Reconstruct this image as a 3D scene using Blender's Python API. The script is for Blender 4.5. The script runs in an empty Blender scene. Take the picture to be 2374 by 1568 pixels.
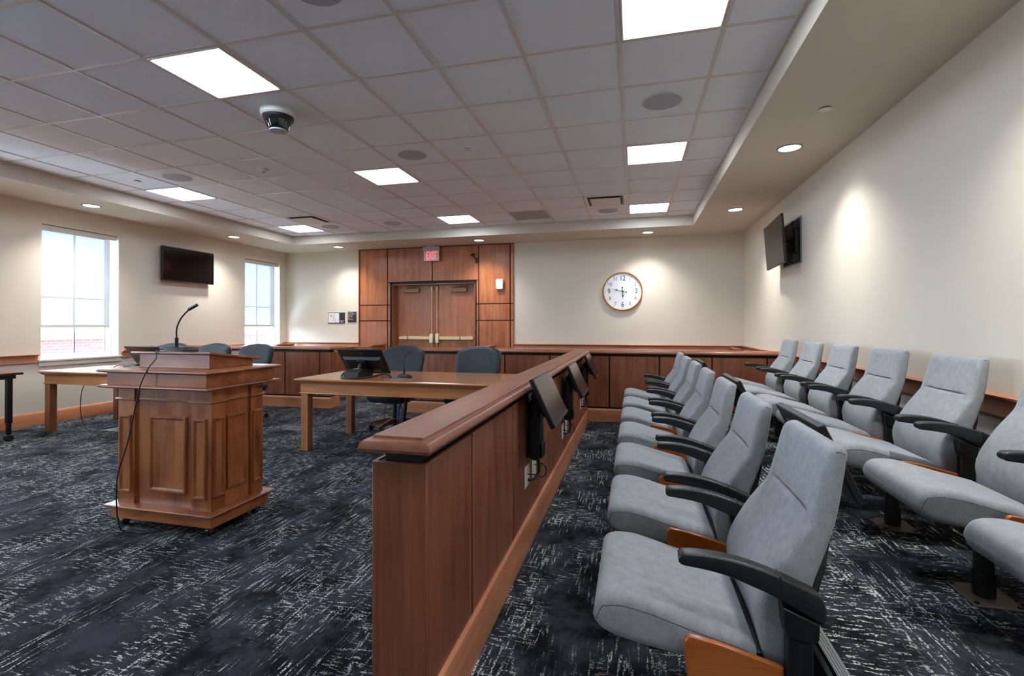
import bpy, bmesh, math, random
from mathutils import Vector, Matrix
random.seed(7)
sc = bpy.context.scene
COL = sc.collection
PI = math.pi

# ------------------------------------------------------------------ room numbers (metres, floor z = 0)
XR, XL, YB, YN = 1.9385, -7.391, 6.153, -7.6      # right, left, back wall faces, wall behind the viewer
ZC = 3.048                                         # tiled ceiling
ZS = 2.880                                         # soffit underside
TXR, TXL, TYF, TYN = 1.016, -6.475, 5.220, -6.3    # tray opening in the soffit
T = 0.6096                                         # ceiling tile

# ------------------------------------------------------------------ materials
def lin(h):
    h = h.lstrip('#'); v = [int(h[i:i+2], 16) / 255 for i in (0, 2, 4)]
    return tuple(c / 12.92 if c <= .04045 else ((c + .055) / 1.055) ** 2.4 for c in v) + (1.0,)
def newmat(name):
    m = bpy.data.materials.new(name); m.use_nodes = True
    nt = m.node_tree; b = nt.nodes['Principled BSDF']
    return m, nt, b
def plain(name, col, rough=.5, metal=0.0, spec=.5, noise=0.0, nscale=40, bump=0.0, bscale=200, coat=0.0):
    m, nt, b = newmat(name)
    c = lin(col) if isinstance(col, str) else tuple(col) + (1.0,)
    b.inputs['Base Color'].default_value = c
    b.inputs['Roughness'].default_value = rough
    b.inputs['Metallic'].default_value = metal
    b.inputs['Specular IOR Level'].default_value = spec
    if coat: b.inputs['Coat Weight'].default_value = coat
    tc = nt.nodes.new('ShaderNodeTexCoord')
    if noise:
        n = nt.nodes.new('ShaderNodeTexNoise'); n.inputs['Scale'].default_value = nscale; n.inputs['Detail'].default_value = 4
        nt.links.new(tc.outputs['Object'], n.inputs['Vector'])
        r = nt.nodes.new('ShaderNodeValToRGB')
        r.color_ramp.elements[0].position = .3; r.color_ramp.elements[1].position = .7
        r.color_ramp.elements[0].color = tuple(x * (1 - noise) for x in c[:3]) + (1,)
        r.color_ramp.elements[1].color = tuple(min(1, x * (1 + noise)) for x in c[:3]) + (1,)
        nt.links.new(n.outputs['Fac'], r.inputs['Fac']); nt.links.new(r.outputs['Color'], b.inputs['Base Color'])
    if bump:
        n2 = nt.nodes.new('ShaderNodeTexNoise'); n2.inputs['Scale'].default_value = bscale; n2.inputs['Detail'].default_value = 3
        nt.links.new(tc.outputs['Object'], n2.inputs['Vector'])
        bp = nt.nodes.new('ShaderNodeBump'); bp.inputs['Strength'].default_value = bump; bp.inputs['Distance'].default_value = .002
        nt.links.new(n2.outputs['Fac'], bp.inputs['Height']); nt.links.new(bp.outputs['Normal'], b.inputs['Normal'])
    return m
def wood(name, dark, mid, light, axis='z', rough=.35, stretch=14, scale=1.0, blotch=.35, coat=.15):
    m, nt, b = newmat(name)
    N, Lk = nt.nodes, nt.links
    tc = N.new('ShaderNodeTexCoord'); oi = N.new('ShaderNodeObjectInfo')
    off = N.new('ShaderNodeVectorMath'); off.operation = 'SCALE'; off.inputs[0].default_value = (17, 23, 31)
    Lk.new(oi.outputs['Random'], off.inputs['Scale'])
    add = N.new('ShaderNodeVectorMath'); add.operation = 'ADD'
    Lk.new(tc.outputs['Object'], add.inputs[0]); Lk.new(off.outputs[0], add.inputs[1])
    mp = N.new('ShaderNodeMapping'); s = [stretch * scale] * 3; s['xyz'.index(axis)] = 1.1 * scale
    mp.inputs['Scale'].default_value = s; Lk.new(add.outputs[0], mp.inputs['Vector'])
    n1 = N.new('ShaderNodeTexNoise'); n1.inputs['Scale'].default_value = 1.0; n1.inputs['Detail'].default_value = 6
    n1.inputs['Roughness'].default_value = .62; n1.inputs['Distortion'].default_value = .6; Lk.new(mp.outputs[0], n1.inputs['Vector'])
    mp2 = N.new('ShaderNodeMapping'); s2 = [160 * scale] * 3; s2['xyz'.index(axis)] = 4 * scale
    mp2.inputs['Scale'].default_value = s2; Lk.new(add.outputs[0], mp2.inputs['Vector'])
    n2 = N.new('ShaderNodeTexNoise'); n2.inputs['Scale'].default_value = 1.0; n2.inputs['Detail'].default_value = 2; Lk.new(mp2.outputs[0], n2.inputs['Vector'])
    n3 = N.new('ShaderNodeTexNoise'); n3.inputs['Scale'].default_value = 2.6; n3.inputs['Detail'].default_value = 2; Lk.new(add.outputs[0], n3.inputs['Vector'])
    m1 = N.new('ShaderNodeMath'); m1.operation = 'MULTIPLY_ADD'; m1.inputs[1].default_value = .18; Lk.new(n2.outputs['Fac'], m1.inputs[0]); Lk.new(n1.outputs['Fac'], m1.inputs[2])
    m2 = N.new('ShaderNodeMath'); m2.operation = 'MULTIPLY_ADD'; m2.inputs[1].default_value = blotch; Lk.new(n3.outputs['Fac'], m2.inputs[0]); Lk.new(m1.outputs[0], m2.inputs[2])
    r = N.new('ShaderNodeValToRGB'); e = r.color_ramp.elements
    lo = .30 + .5 * (.18 + blotch) - .06; hi = .70 + .5 * (.18 + blotch) + .06
    e[0].position = lo; e[0].color = lin(dark); e[1].position = min(1, hi); e[1].color = lin(light)
    k = e.new((lo + min(1, hi)) / 2); k.color = lin(mid)
    Lk.new(m2.outputs[0], r.inputs['Fac']); Lk.new(r.outputs['Color'], b.inputs['Base Color'])
    b.inputs['Roughness'].default_value = rough; b.inputs['Coat Weight'].default_value = coat; b.inputs['Coat Roughness'].default_value = .2
    return m
def emit(name, col, strength):
    m, nt, b = newmat(name)
    b.inputs['Base Color'].default_value = (.8, .8, .8, 1)
    b.inputs['Emission Color'].default_value = lin(col); b.inputs['Emission Strength'].default_value = strength
    return m
def carpet(name):
    m, nt, b = newmat(name); N, Lk = nt.nodes, nt.links
    tc = N.new('ShaderNodeTexCoord')
    def mapped(s):
        mp = N.new('ShaderNodeMapping'); mp.inputs['Scale'].default_value = s; Lk.new(tc.outputs['Object'], mp.inputs['Vector']); return mp
    def noise(mp, sc_=1.0, det=2, rgh=.5):
        n = N.new('ShaderNodeTexNoise'); n.inputs['Scale'].default_value = sc_; n.inputs['Detail'].default_value = det; n.inputs['Roughness'].default_value = rgh
        Lk.new(mp.outputs[0], n.inputs['Vector']); return n
    def ramp(src, a, c):
        r = N.new('ShaderNodeMapRange'); r.inputs['From Min'].default_value = a; r.inputs['From Max'].default_value = c; r.clamp = True
        Lk.new(src, r.inputs['Value']); return r.outputs[0]
    def op(o, x, y):
        q = N.new('ShaderNodeMath'); q.operation = o
        for i, v in enumerate((x, y)):
            if isinstance(v, (int, float)): q.inputs[i].default_value = v
            else: Lk.new(v, q.inputs[i])
        return q.outputs[0]
    # charcoal ground with dark cloudy blotches
    cloud = noise(mapped((4.2, 3.6, 4)), 1, 9, .72); fuzz = noise(mapped((330, 330, 330)), 1, 2)
    base = N.new('ShaderNodeValToRGB'); e = base.color_ramp.elements
    e[0].position = .41; e[0].color = lin('#0b0c0f'); e[1].position = .57; e[1].color = lin('#373c44')
    k = e.new(.48); k.color = lin('#25282d')
    Lk.new(op('MULTIPLY_ADD' if False else 'ADD', cloud.outputs['Fac'], op('MULTIPLY', op('SUBTRACT', fuzz.outputs['Fac'], .5), .34)), base.inputs['Fac'])
    # broken pale threads along x and along y, only in patches
    tx = ramp(noise(mapped((16, 80, 1)), 1, 1.5).outputs['Fac'], .565, .605)
    ty = ramp(noise(mapped((80, 7, 1)), 1, 1.5).outputs['Fac'], .57, .61)
    br = ramp(noise(mapped((120, 120, 120)), 1, 2).outputs['Fac'],   .45, .55)
    px = ramp(noise(mapped((2.9, 2.2, 1)), 1, 3, .6).outputs['Fac'], .46, .56)
    mp3 = mapped((2.9, 2.2, 1)); mp3.inputs['Location'].default_value = (5.3, 1.7, 0)
    py = ramp(noise(mp3, 1, 3, .6).outputs['Fac'], .46, .56)
    th = op('MULTIPLY', op('MAXIMUM', op('MULTIPLY', tx, px), op('MULTIPLY', ty, py)), br)
    mix = N.new('ShaderNodeMix'); mix.data_type = 'RGBA'
    Lk.new(op('MULTIPLY', th, .9), mix.inputs['Factor']); Lk.new(base.outputs['Color'], mix.inputs['A']); mix.inputs['B'].default_value = lin('#d4d6d0')
    Lk.new(mix.outputs['Result'], b.inputs['Base Color'])
    b.inputs['Roughness'].default_value = .95; b.inputs['Specular IOR Level'].default_value = .15
    bp = N.new('ShaderNodeBump'); bp.inputs['Strength'].default_value = .5; bp.inputs['Distance'].default_value = .004
    Lk.new(fuzz.outputs['Fac'], bp.inputs['Height']); Lk.new(bp.outputs['Normal'], b.inputs['Normal'])
    return m
def fabric(name, c1, c2, sc_=1.0):
    m, nt, b = newmat(name); N, Lk = nt.nodes, nt.links
    tc = N.new('ShaderNodeTexCoord')
    mp = N.new('ShaderNodeMapping'); mp.inputs['Scale'].default_value = (380 * sc_, 380 * sc_, 380 * sc_); mp.inputs['Rotation'].default_value = (.78, .0, .78); Lk.new(tc.outputs['Object'], mp.inputs['Vector'])
    v = N.new('ShaderNodeTexVoronoi'); v.inputs['Scale'].default_value = 1.0; v.inputs['Randomness'].default_value = .35; Lk.new(mp.outputs[0], v.inputs['Vector'])
    n = N.new('ShaderNodeTexNoise'); n.inputs['Scale'].default_value = 30; n.inputs['Detail'].default_value = 5; Lk.new(tc.outputs['Object'], n.inputs['Vector'])
    a = N.new('ShaderNodeMath'); a.operation = 'MULTIPLY_ADD'; a.inputs[1].default_value = .6; Lk.new(n.outputs['Fac'], a.inputs[0]); Lk.new(v.outputs['Distance'], a.inputs[2])
    r = N.new('ShaderNodeValToRGB'); r.color_ramp.elements[0].position = .35; r.color_ramp.elements[1].position = 1.0
    r.color_ramp.elements[0].color = lin(c2); r.color_ramp.elements[1].color = lin(c1)
    Lk.new(a.outputs[0], r.inputs['Fac']); Lk.new(r.outputs['Color'], b.inputs['Base Color'])
    b.inputs['Roughness'].default_value = .9; b.inputs['Specular IOR Level'].default_value = .2; b.inputs['Sheen Weight'].default_value = .25
    bp = N.new('ShaderNodeBump'); bp.inputs['Strength'].default_value = .35; bp.inputs['Distance'].default_value = .0015
    Lk.new(v.outputs['Distance'], bp.inputs['Height']); Lk.new(bp.outputs['Normal'], b.inputs['Normal'])
    return m
def brick(name):
    m, nt, b = newmat(name); N, Lk = nt.nodes, nt.links
    tc = N.new('ShaderNodeTexCoord'); mp = N.new('ShaderNodeMapping'); mp.inputs['Rotation'].default_value = (PI / 2, 0, PI / 2)
    sx = N.new('ShaderNodeSeparateXYZ'); cx = N.new('ShaderNodeCombineXYZ'); Lk.new(tc.outputs['Object'], sx.inputs[0])
    Lk.new(sx.outputs['Y'], cx.inputs['X']); Lk.new(sx.outputs['Z'], cx.inputs['Y'])
    t = N.new('ShaderNodeTexBrick'); Lk.new(cx.outputs[0], t.inputs['Vector'])
    t.inputs['Color1'].default_value = lin('#5a221c'); t.inputs['Color2'].default_value = lin('#4e1c18'); t.inputs['Mortar'].default_value = lin('#6e6661')
    t.inputs['Scale'].default_value = 1.0; t.inputs['Brick Width'].default_value = .21; t.inputs['Row Height'].default_value = .072; t.inputs['Mortar Size'].default_value = .004
    Lk.new(t.outputs['Color'], b.inputs['Base Color']); b.inputs['Roughness'].default_value = .9
    return m
def glass(name):
    m = bpy.data.materials.new(name); m.use_nodes = True; nt = m.node_tree; N, Lk = nt.nodes, nt.links
    N.remove(N['Principled BSDF']); out = N['Material Output']
    tr = N.new('ShaderNodeBsdfTransparent'); tr.inputs[0].default_value = (.96, .98, .98, 1); gl = N.new('ShaderNodeBsdfGlossy'); gl.inputs['Roughness'].default_value = .02
    fw = N.new('ShaderNodeLayerWeight'); fw.inputs[0].default_value = .5; mx = N.new('ShaderNodeMixShader')
    fr = N.new('ShaderNodeMath'); fr.operation = 'MULTIPLY_ADD'; fr.inputs[1].default_value = .10; fr.inputs[2].default_value = .02; Lk.new(fw.outputs['Facing'], fr.inputs[0])
    Lk.new(fr.outputs[0], mx.inputs[0]); Lk.new(tr.outputs[0], mx.inputs[1]); Lk.new(gl.outputs[0], mx.inputs[2]); Lk.new(mx.outputs[0], out.inputs['Surface'])
    return m
def shade_cloth(name):
    m = bpy.data.materials.new(name); m.use_nodes = True; nt = m.node_tree; N, Lk = nt.nodes, nt.links
    N.remove(N['Principled BSDF']); out = N['Material Output']
    tl = N.new('ShaderNodeBsdfTranslucent'); tl.inputs[0].default_value = (.050, .051, .053, 1)
    df = N.new('ShaderNodeBsdfDiffuse'); df.inputs[0].default_value = lin('#e6e3da')
    tr = N.new('ShaderNodeBsdfTransparent')
    a = N.new('ShaderNodeMixShader'); a.inputs[0].default_value = .6; Lk.new(df.outputs[0], a.inputs[1]); Lk.new(tl.outputs[0], a.inputs[2])
    c = N.new('ShaderNodeMixShader'); c.inputs[0].default_value = .016; Lk.new(a.outputs[0], c.inputs[1]); Lk.new(tr.outputs[0], c.inputs[2])
    Lk.new(c.outputs[0], out.inputs['Surface'])
    return m

M = {}
M['wall'] = plain('beige_wall_paint', '#d8cfbf', .75, spec=.25, noise=.015, nscale=3, bump=.05, bscale=400)
M['soffit'] = plain('soffit_paint', '#cfc8ba', .75, spec=.25, bump=.04, bscale=400)
M['tile'] = plain('ceiling_tile', '#e8eef6', .9, spec=.1, noise=.03, nscale=160, bump=.15, bscale=300)
M['grid'] = plain('ceiling_grid_metal', '#d3ccc9', .35)
M['carpet'] = carpet('charcoal_carpet')
M['veneer'] = wood('cherry_veneer', '#653422', '#864f34', '#9a5f41', 'z', .38, 16)
M['veneer_downlit'] = wood('door_wall_veneer', '#874a2b', '#a8633c', '#bd774b', 'z', .36, 16)  # cherry veneer with the downlights' brightening put into its colour
M['veneer_x'] = wood('cherry_veneer_across', '#7b422c', '#9a5d42', '#b27050', 'x', .34, 12)
M['veneer_y'] = wood('cherry_veneer_along', '#75462f', '#8f5a40', '#a1694c', 'y', .42, 12, coat=.08)
M['lect_z'] = wood('stained_maple_upright', '#6a3216', '#96552f', '#b57142', 'z', .30, 7, blotch=.6) if True else wood('', '#6a321c', '#904f2f', '#ab643e', 'z', .33, 7, blotch=.6)
M['lect_x'] = wood('stained_maple_across', '#6a3216', '#96552f', '#b57142', 'x', .30, 7, blotch=.6) if True else wood('', '#6c321c', '#914f30', '#ad6640', 'x', .33, 7, blotch=.6)
M['oak_x'] = wood('table_wood_along', '#935c36', '#af7449', '#c48758', 'x', .22, 14, coat=.35)
M['oak_y'] = wood('table_wood_across', '#8c5631', '#aa6e44', '#be8053', 'y', .25, 14, coat=.3)
M['oak_z'] = wood('table_wood_leg', '#804e30', '#9c643e', '#b2764c', 'z', .32, 14)
M['base_x'] = wood('baseboard_wood_x', '#985b3e', '#ba7856', '#ce8c65', 'x', .33, 9)
M['base_y'] = wood('baseboard_wood_y', '#985b3e', '#ba7856', '#ce8c65', 'y', .33, 9)
M['pew'] = wood('pew_wood', '#7e4a2a', '#985f38', '#aa7046', 'x', .35, 9) if True else wood('pew_wood', '#a36740', '#c68654', '#db9b67', 'x', .35, 9)
M['orange'] = wood('orange_beech', '#8a4418', '#a65a25', '#b56a31', 'x', .28, 12, coat=.3)
M['darkwood'] = wood('chair_base_wood', '#4d2a1c', '#6b3d28', '#7c4a33', 'x', .3, 12)
M['black_gap'] = plain('black_reveal', '#0b0b0d', .6)
M['black'] = plain('black_plastic', '#17181a', .42, bump=.05, bscale=500)
M['black_arm'] = plain('black_armrest_plastic', '#1d1f20', .34, bump=.12, bscale=900)
M['black_metal'] = plain('black_steel', '#121314', .35, metal=.0, noise=.1, nscale=300)
M['screen'] = plain('dark_screen', '#0c0b0b', .10, spec=.6)
M['screen_matte'] = plain('matte_screen', '#1d1b19', .18, spec=.5)
M['fabric'] = fabric('grey_fabric', '#9ca0a3', '#6c7074')
M['seam'] = plain('dark_seam', '#54585e', .9)
M['leather'] = plain('blue_black_leather', '#202b32', .42, spec=.45, noise=.08, nscale=20, bump=.2, bscale=250)
M['white'] = plain('white_plastic', '#dcdcd8', .4)
M['white_trim'] = plain('white_window_paint', '#e6e6e2', .4)
M['sill'] = plain('sill_paint', '#d9d2c8', .5)
M['shade_fascia'] = plain('shade_fascia', '#cfcbc2', .5)
M['shade'] = shade_cloth('roller_shade_cloth')
M['glass'] = glass('window_glass')
M['muntin'] = plain('grey_muntin', '#5d6a72', .4)
M['brass'] = plain('satin_brass', '#dcc190', .36, metal=.65)
M['brass_pale'] = plain('pale_brass', '#e2d3ad', .32, metal=.6)
M['bronze'] = plain('bronze_paint', '#8a6b47', .45, metal=.3)
M['gold'] = plain('gold_rim', '#c58f3e', .3, metal=.8)
M['clock_face'] = plain('clock_face', '#e6ebf0', .5)
M['ink'] = plain('black_ink', '#1d1f24', .5)
M['steel'] = plain('brushed_steel', '#8f9193', .35, metal=.9)
M['plate'] = plain('taupe_steel_plate', '#6f6a62', .45, metal=.4, noise=.05, nscale=50)
M['speaker'] = plain('grey_speaker_grille', '#aab1b8', .7, bump=.3, bscale=900)
M['vent_grey'] = plain('grey_return_grille', '#a3a1a1', .6, bump=.4, bscale=500)
M['nosing'] = plain('grey_rubber_nosing', '#6e7474', .5)
M['cable'] = plain('black_cable', '#101113', .5)
M['cable_blue'] = plain('blue_cable', '#1e4fa8', .45)
M['smoke'] = plain('smoked_dome', '#0c0d10', .06, spec=.8)
M['brick'] = brick('red_brick')
M['stone'] = plain('pale_coping', '#8e8b87', .8)
M['panel_light'] = emit('led_panel', '#e4eeff', 11.0)
M['down_light'] = emit('downlight_lens', '#fdfbf2', 3.2)
M['chrome'] = plain('reflector_metal', '#9d9d98', .25, metal=.9)
M['exit_red'] = emit('exit_letters', '#ff1c10', 1.1)
M['exit_glow'] = emit('exit_lit_edge', '#ff3020', .12)
M['exit_panel'] = plain('mirrored_exit_panel', '#dcdfe1', .25)
M['sign_black'] = plain('black_sign', '#232327', .5)
M['paper'] = plain('white_plan_sheet', '#e4e6ea', .6)
M['yellow'] = plain('yellow_route', '#e0b53c', .6)
M['pale_text'] = plain('pale_sign_text', '#d6d2c4', .6)
M['blue'] = plain('blue_tag', '#1f74d8', .4)

# ------------------------------------------------------------------ mesh helpers
class MB:
    def __init__(s): s.v = []; s.f = []; s.m = []
    def add(s, vs, fs, mi=0):
        o = len(s.v); s.v += [tuple(p) for p in vs]; s.f += [tuple(i + o for i in f) for f in fs]; s.m += [mi] * len(fs); return s
    def box(s, x0, x1, y0, y1, z0, z1, mi=0):
        x0, x1 = sorted((x0, x1)); y0, y1 = sorted((y0, y1)); z0, z1 = sorted((z0, z1))
        return s.add([(x0, y0, z0), (x1, y0, z0), (x1, y1, z0), (x0, y1, z0), (x0, y0, z1), (x1, y0, z1), (x1, y1, z1), (x0, y1, z1)],
                     [(0, 3, 2, 1), (4, 5, 6, 7), (0, 1, 5, 4), (1, 2, 6, 5), (2, 3, 7, 6), (3, 0, 4, 7)], mi)
    def loft(s, loops, cap=True, mi=0, closed=False):
        n = len(loops[0]); vs = [p for l in loops for p in l]; fs = []
        K = len(loops)
        for i in range(K if closed else K - 1):
            a = i * n; c = ((i + 1) % K) * n
            for j in range(n):
                k = (j + 1) % n; fs.append((a + j, a + k, c + k, c + j))
        if cap and not closed:
            fs.append(tuple(reversed(range(n)))); fs.append(tuple((K - 1) * n + j for j in range(n)))
        return s.add(vs, fs, mi)
    def cyl(s, a, b, r, r2=None, n=20, mi=0):
        a, b = Vector(a), Vector(b); r2 = r if r2 is None else r2
        d = (b - a).normalized(); u = d.orthogonal().normalized(); w = d.cross(u)
        L = lambda c, q: [c + u * (q * math.cos(2 * PI * i / n)) + w * (q * math.sin(2 * PI * i / n)) for i in range(n)]
        return s.loft([L(a, r), L(b, r2)], mi=mi)
    def lathe(s, prof, c=(0, 0, 0), axis='z', n=32, mi=0):
        loops = []
        for r, h in prof:
            lp = []
            for i in range(n):
                a = 2 * PI * i / n; p, q = r * math.cos(a), r * math.sin(a)
                lp.append({'z': (c[0] + p, c[1] + q, c[2] + h), 'y': (c[0] + p, c[1] + h, c[2] + q), 'x': (c[0] + h, c[1] + p, c[2] + q)}[axis])
            loops.append(lp)
        return s.loft(loops, cap=False, mi=mi)
    def tube(s, pts, r, n=8, smooth=True, mi=0, sub=6):
        P = [Vector(p) for p in pts]
        if smooth and len(P) > 2:
            Q = []
            for i in range(len(P) - 1):
                p0 = P[max(i - 1, 0)]; p1 = P[i]; p2 = P[i + 1]; p3 = P[min(i + 2, len(P) - 1)]
                for k in range(sub):
                    t = k / sub
                    Q.append(.5 * ((2 * p1) + (p2 - p0) * t + (2 * p0 - 5 * p1 + 4 * p2 - p3) * t * t + (3 * p1 - p0 - 3 * p2 + p3) * t ** 3))
            P = Q + [P[-1]]
        loops = []; up = None
        for i, p in enumerate(P):
            d = (P[min(i + 1, len(P) - 1)] - P[max(i - 1, 0)])
            d = d.normalized() if d.length > 1e-9 else Vector((0, 0, 1))
            u = d.orthogonal().normalized() if up is None else (up - d * up.dot(d)).normalized()
            up = u; w = d.cross(u)
            rr = r[i * len(r) // len(P)] if isinstance(r, (list, tuple)) else r
            loops.append([p + u * (rr * math.cos(2 * PI * k / n)) + w * (rr * math.sin(2 * PI * k / n)) for k in range(n)])
        return s.loft(loops, mi=mi)
    def prism(s, poly, lo, hi, axis='y', mi=0):
        f = {'y': lambda p, h: (p[0], h, p[1]), 'x': lambda p, h: (h, p[0], p[1]), 'z': lambda p, h: (p[0], p[1], h)}[axis]
        return s.loft([[f(p, lo) for p in poly], [f(p, hi) for p in poly]], mi=mi)
    def frame(s, x0, x1, z0, z1, w, d0, d1, axis='y', mi=0):
        # mitred rectangular moulding: outer edge at depth d0, ridge at d1, inner edge back at d0
        f = {'y': lambda a, c, h: (a, h, c), 'x': lambda a, c, h: (h, a, c), 'z': lambda a, c, h: (a, c, h)}[axis]
        L = lambda i, h: [f(x0 + i, z0 + i, h), f(x1 - i, z0 + i, h), f(x1 - i, z1 - i, h), f(x0 + i, z1 - i, h)]
        lo = [L(0, d0), L(w * .15, d1), L(w * .55, d1), L(w * .8, d0 + (d1 - d0) * .45), L(w, d0)]
        return s.loft(lo, cap=False, mi=mi)
    def build(s, name, mats, parent=None, smooth=None, bevel=0.0, seg=2, loc=None):
        me = bpy.data.meshes.new(name); me.from_pydata(s.v, [], s.f)
        if not isinstance(mats, (list, tuple)): mats = [mats]
        for m in mats: me.materials.append(M[m] if isinstance(m, str) else m)
        if len(mats) > 1: me.polygons.foreach_set('material_index', s.m)
        bm = bmesh.new(); bm.from_mesh(me); bmesh.ops.recalc_face_normals(bm, faces=bm.faces); bm.to_mesh(me); bm.free()
        if smooth is not None:
            me.polygons.foreach_set('use_smooth', [True] * len(me.polygons)); me.set_sharp_from_angle(angle=math.radians(smooth))
        me.update()
        o = bpy.data.objects.new(name, me); COL.objects.link(o)
        if parent: o.parent = parent
        if loc: o.location = loc
        if bevel:
            b = o.modifiers.new('Bevel', 'BEVEL'); b.width = bevel; b.segments = seg; b.limit_method = 'ANGLE'; b.angle_limit = math.radians(40)
            me.polygons.foreach_set('use_smooth', [True] * len(me.polygons)); me.set_sharp_from_angle(angle=math.radians(35))
        return o
def tag(o, label=None, cat=None, group=None, kind=None):
    if label: o['label'] = label
    if cat: o['category'] = cat
    if group: o['group'] = group
    if kind: o['kind'] = kind
    return o
def thing(name, label, cat, loc=(0, 0, 0), rz=0.0, group=None, kind=None):
    o = bpy.data.objects.new(name, None); COL.objects.link(o); o.location = loc; o.rotation_euler = (0, 0, rz); o.empty_display_size = .1
    return tag(o, label, cat, group, kind)
def copy_tree(o, parent=None):
    c = o.copy(); COL.objects.link(c)
    if parent: c.parent = parent
    for ch in list(o.children): copy_tree(ch, c)
    return c
def text_mesh(s, size, name, mat, parent, mtx, extrude=.0008, align='CENTER'):
    cu = bpy.data.curves.new(name, 'FONT'); cu.body = s; cu.size = size; cu.extrude = extrude; cu.align_x = align; cu.align_y = 'CENTER'
    t = bpy.data.objects.new(name + '_tmp', cu); COL.objects.link(t)
    me = bpy.data.meshes.new_from_object(t.evaluated_get(bpy.context.evaluated_depsgraph_get()))
    bpy.data.objects.remove(t); bpy.data.curves.remove(cu)
    me.transform(mtx); me.materials.clear(); me.materials.append(M[mat]); me.name = name
    o = bpy.data.objects.new(name, me); COL.objects.link(o); o.parent = parent
    return o
FACE_Y = Matrix.Rotation(PI / 2, 4, 'X')       # text standing upright, read from -Y
def rrect(a, b, r, n=4):
    r = min(r, a * .999, b * .999); out = []
    for cx, cy, t0 in ((a - r, b - r, 0), (-(a - r), b - r, PI / 2), (-(a - r), -(b - r), PI), (a - r, -(b - r), 1.5 * PI)):
        for i in range(n + 1):
            t = t0 + PI / 2 * i / n; out.append((cx + r * math.cos(t), cy + r * math.sin(t)))
    return out
def interp(keys, x):
    # smooth (Catmull-Rom style) interpolation of rows [x, a, b, ...]
    if x <= keys[0][0]: return list(keys[0][1:])
    if x >= keys[-1][0]: return list(keys[-1][1:])
    for i in range(len(keys) - 1):
        if keys[i][0] <= x <= keys[i + 1][0]: break
    k0 = keys[max(i - 1, 0)]; k1 = keys[i]; k2 = keys[i + 1]; k3 = keys[min(i + 2, len(keys) - 1)]
    h = k2[0] - k1[0]; t = (x - k1[0]) / h; out = []
    for j in range(1, len(k1)):
        m1 = (k2[j] - k0[j]) / (k2[0] - k0[0]) * h; m2 = (k3[j] - k1[j]) / (k3[0] - k1[0]) * h
        out.append((2 * t ** 3 - 3 * t * t + 1) * k1[j] + (t ** 3 - 2 * t * t + t) * m1 + (-2 * t ** 3 + 3 * t * t) * k2[j] + (t ** 3 - t * t) * m2)
    return out

# ================================================================== THE SETTING
tag(MB().box(XL - .3, XR + .3, YN - .3, YB + .4, -.12, 0).build('floor', 'carpet'), 'charcoal patterned carpet floor of the courtroom', 'floor', kind='structure')
WIN = [(1.525, 2.512), (4.968, 5.955), (-1.92, -0.933), (-5.36, -4.373)]  # last two are out of view, added for daylight
WZ0, WZ1 = .825, 2.62
w = MB(); ys = sorted(WIN); y = YN
for a, b in ys:
    w.box(XL - .25, XL, y, a, 0, ZC); w.box(XL - .25, XL, a, b, 0, WZ0); w.box(XL - .25, XL, a, b, WZ1, ZC); y = b
w.box(XL - .25, XL, y, YB + .3, 0, ZC)
tag(w.build('wall_left', 'wall'), 'beige painted wall with the windows', 'wall', kind='structure')
tag(MB().box(XR, XR + .2, YN, YB + .3, 0, ZC).build('wall_right', 'wall'), 'beige painted wall behind the back row of jury seats', 'wall', kind='structure')
DX0, DX1, DZ = -4.82, -2.952, 2.160
tag(MB().box(XL, DX0, YB, YB + .2, 0, ZC).box(DX1, XR, YB, YB + .2, 0, ZC).box(DX0, DX1, YB, YB + .2, DZ, ZC).box(DX0, DX1, YB + .19, YB + .25, 0, DZ).build('wall_back', 'wall'), 'beige painted end wall with the double doors and the clock', 'wall', kind='structure')  # last box: unseen backing added to stop sky light at the door gaps
tag(MB().box(XL - .25, XR + .2, YN - .2, YN, 0, ZC).build('wall_front', 'wall'), 'beige wall behind the viewpoint', 'wall', kind='structure')
ceil = tag(MB().box(XL - .25, XR + .2, YN - .2, YB + .2, ZC, ZC + .1).build('ceiling', 'tile'), 'suspended ceiling of square white tiles in a tray', 'ceiling', kind='structure')
MB().box(TXR, XR, YN, YB, ZS, ZC - .002).box(XL, TXL, YN, YB, ZS, ZC - .002).box(TXL, TXR, TYF, YB, ZS, ZC - .002).box(TXL, TXR, YN, TYN, ZS, ZC - .002).build('soffit', 'soffit', ceil)
g = MB(); tw = .012; zg = ZC - .006
i = -10
while i * T < TXR:
    if i * T > TXL: g.box(i * T - tw, i * T + tw, TYN, TYF, zg, ZC)
    i += 1
j = -10
while j * T < TYF:
    if j * T > TYN: g.box(TXL, TXR, j * T - tw, j * T + tw, zg + .001, ZC)
    j += 1
g.box(TXR - .02, TXR, TYN, TYF, zg, ZC).box(TXL, TXL + .02, TYN, TYF, zg, ZC).box(TXL, TXR, TYF - .02, TYF, zg, ZC)
g.build('grid', 'grid', ceil)

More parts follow.
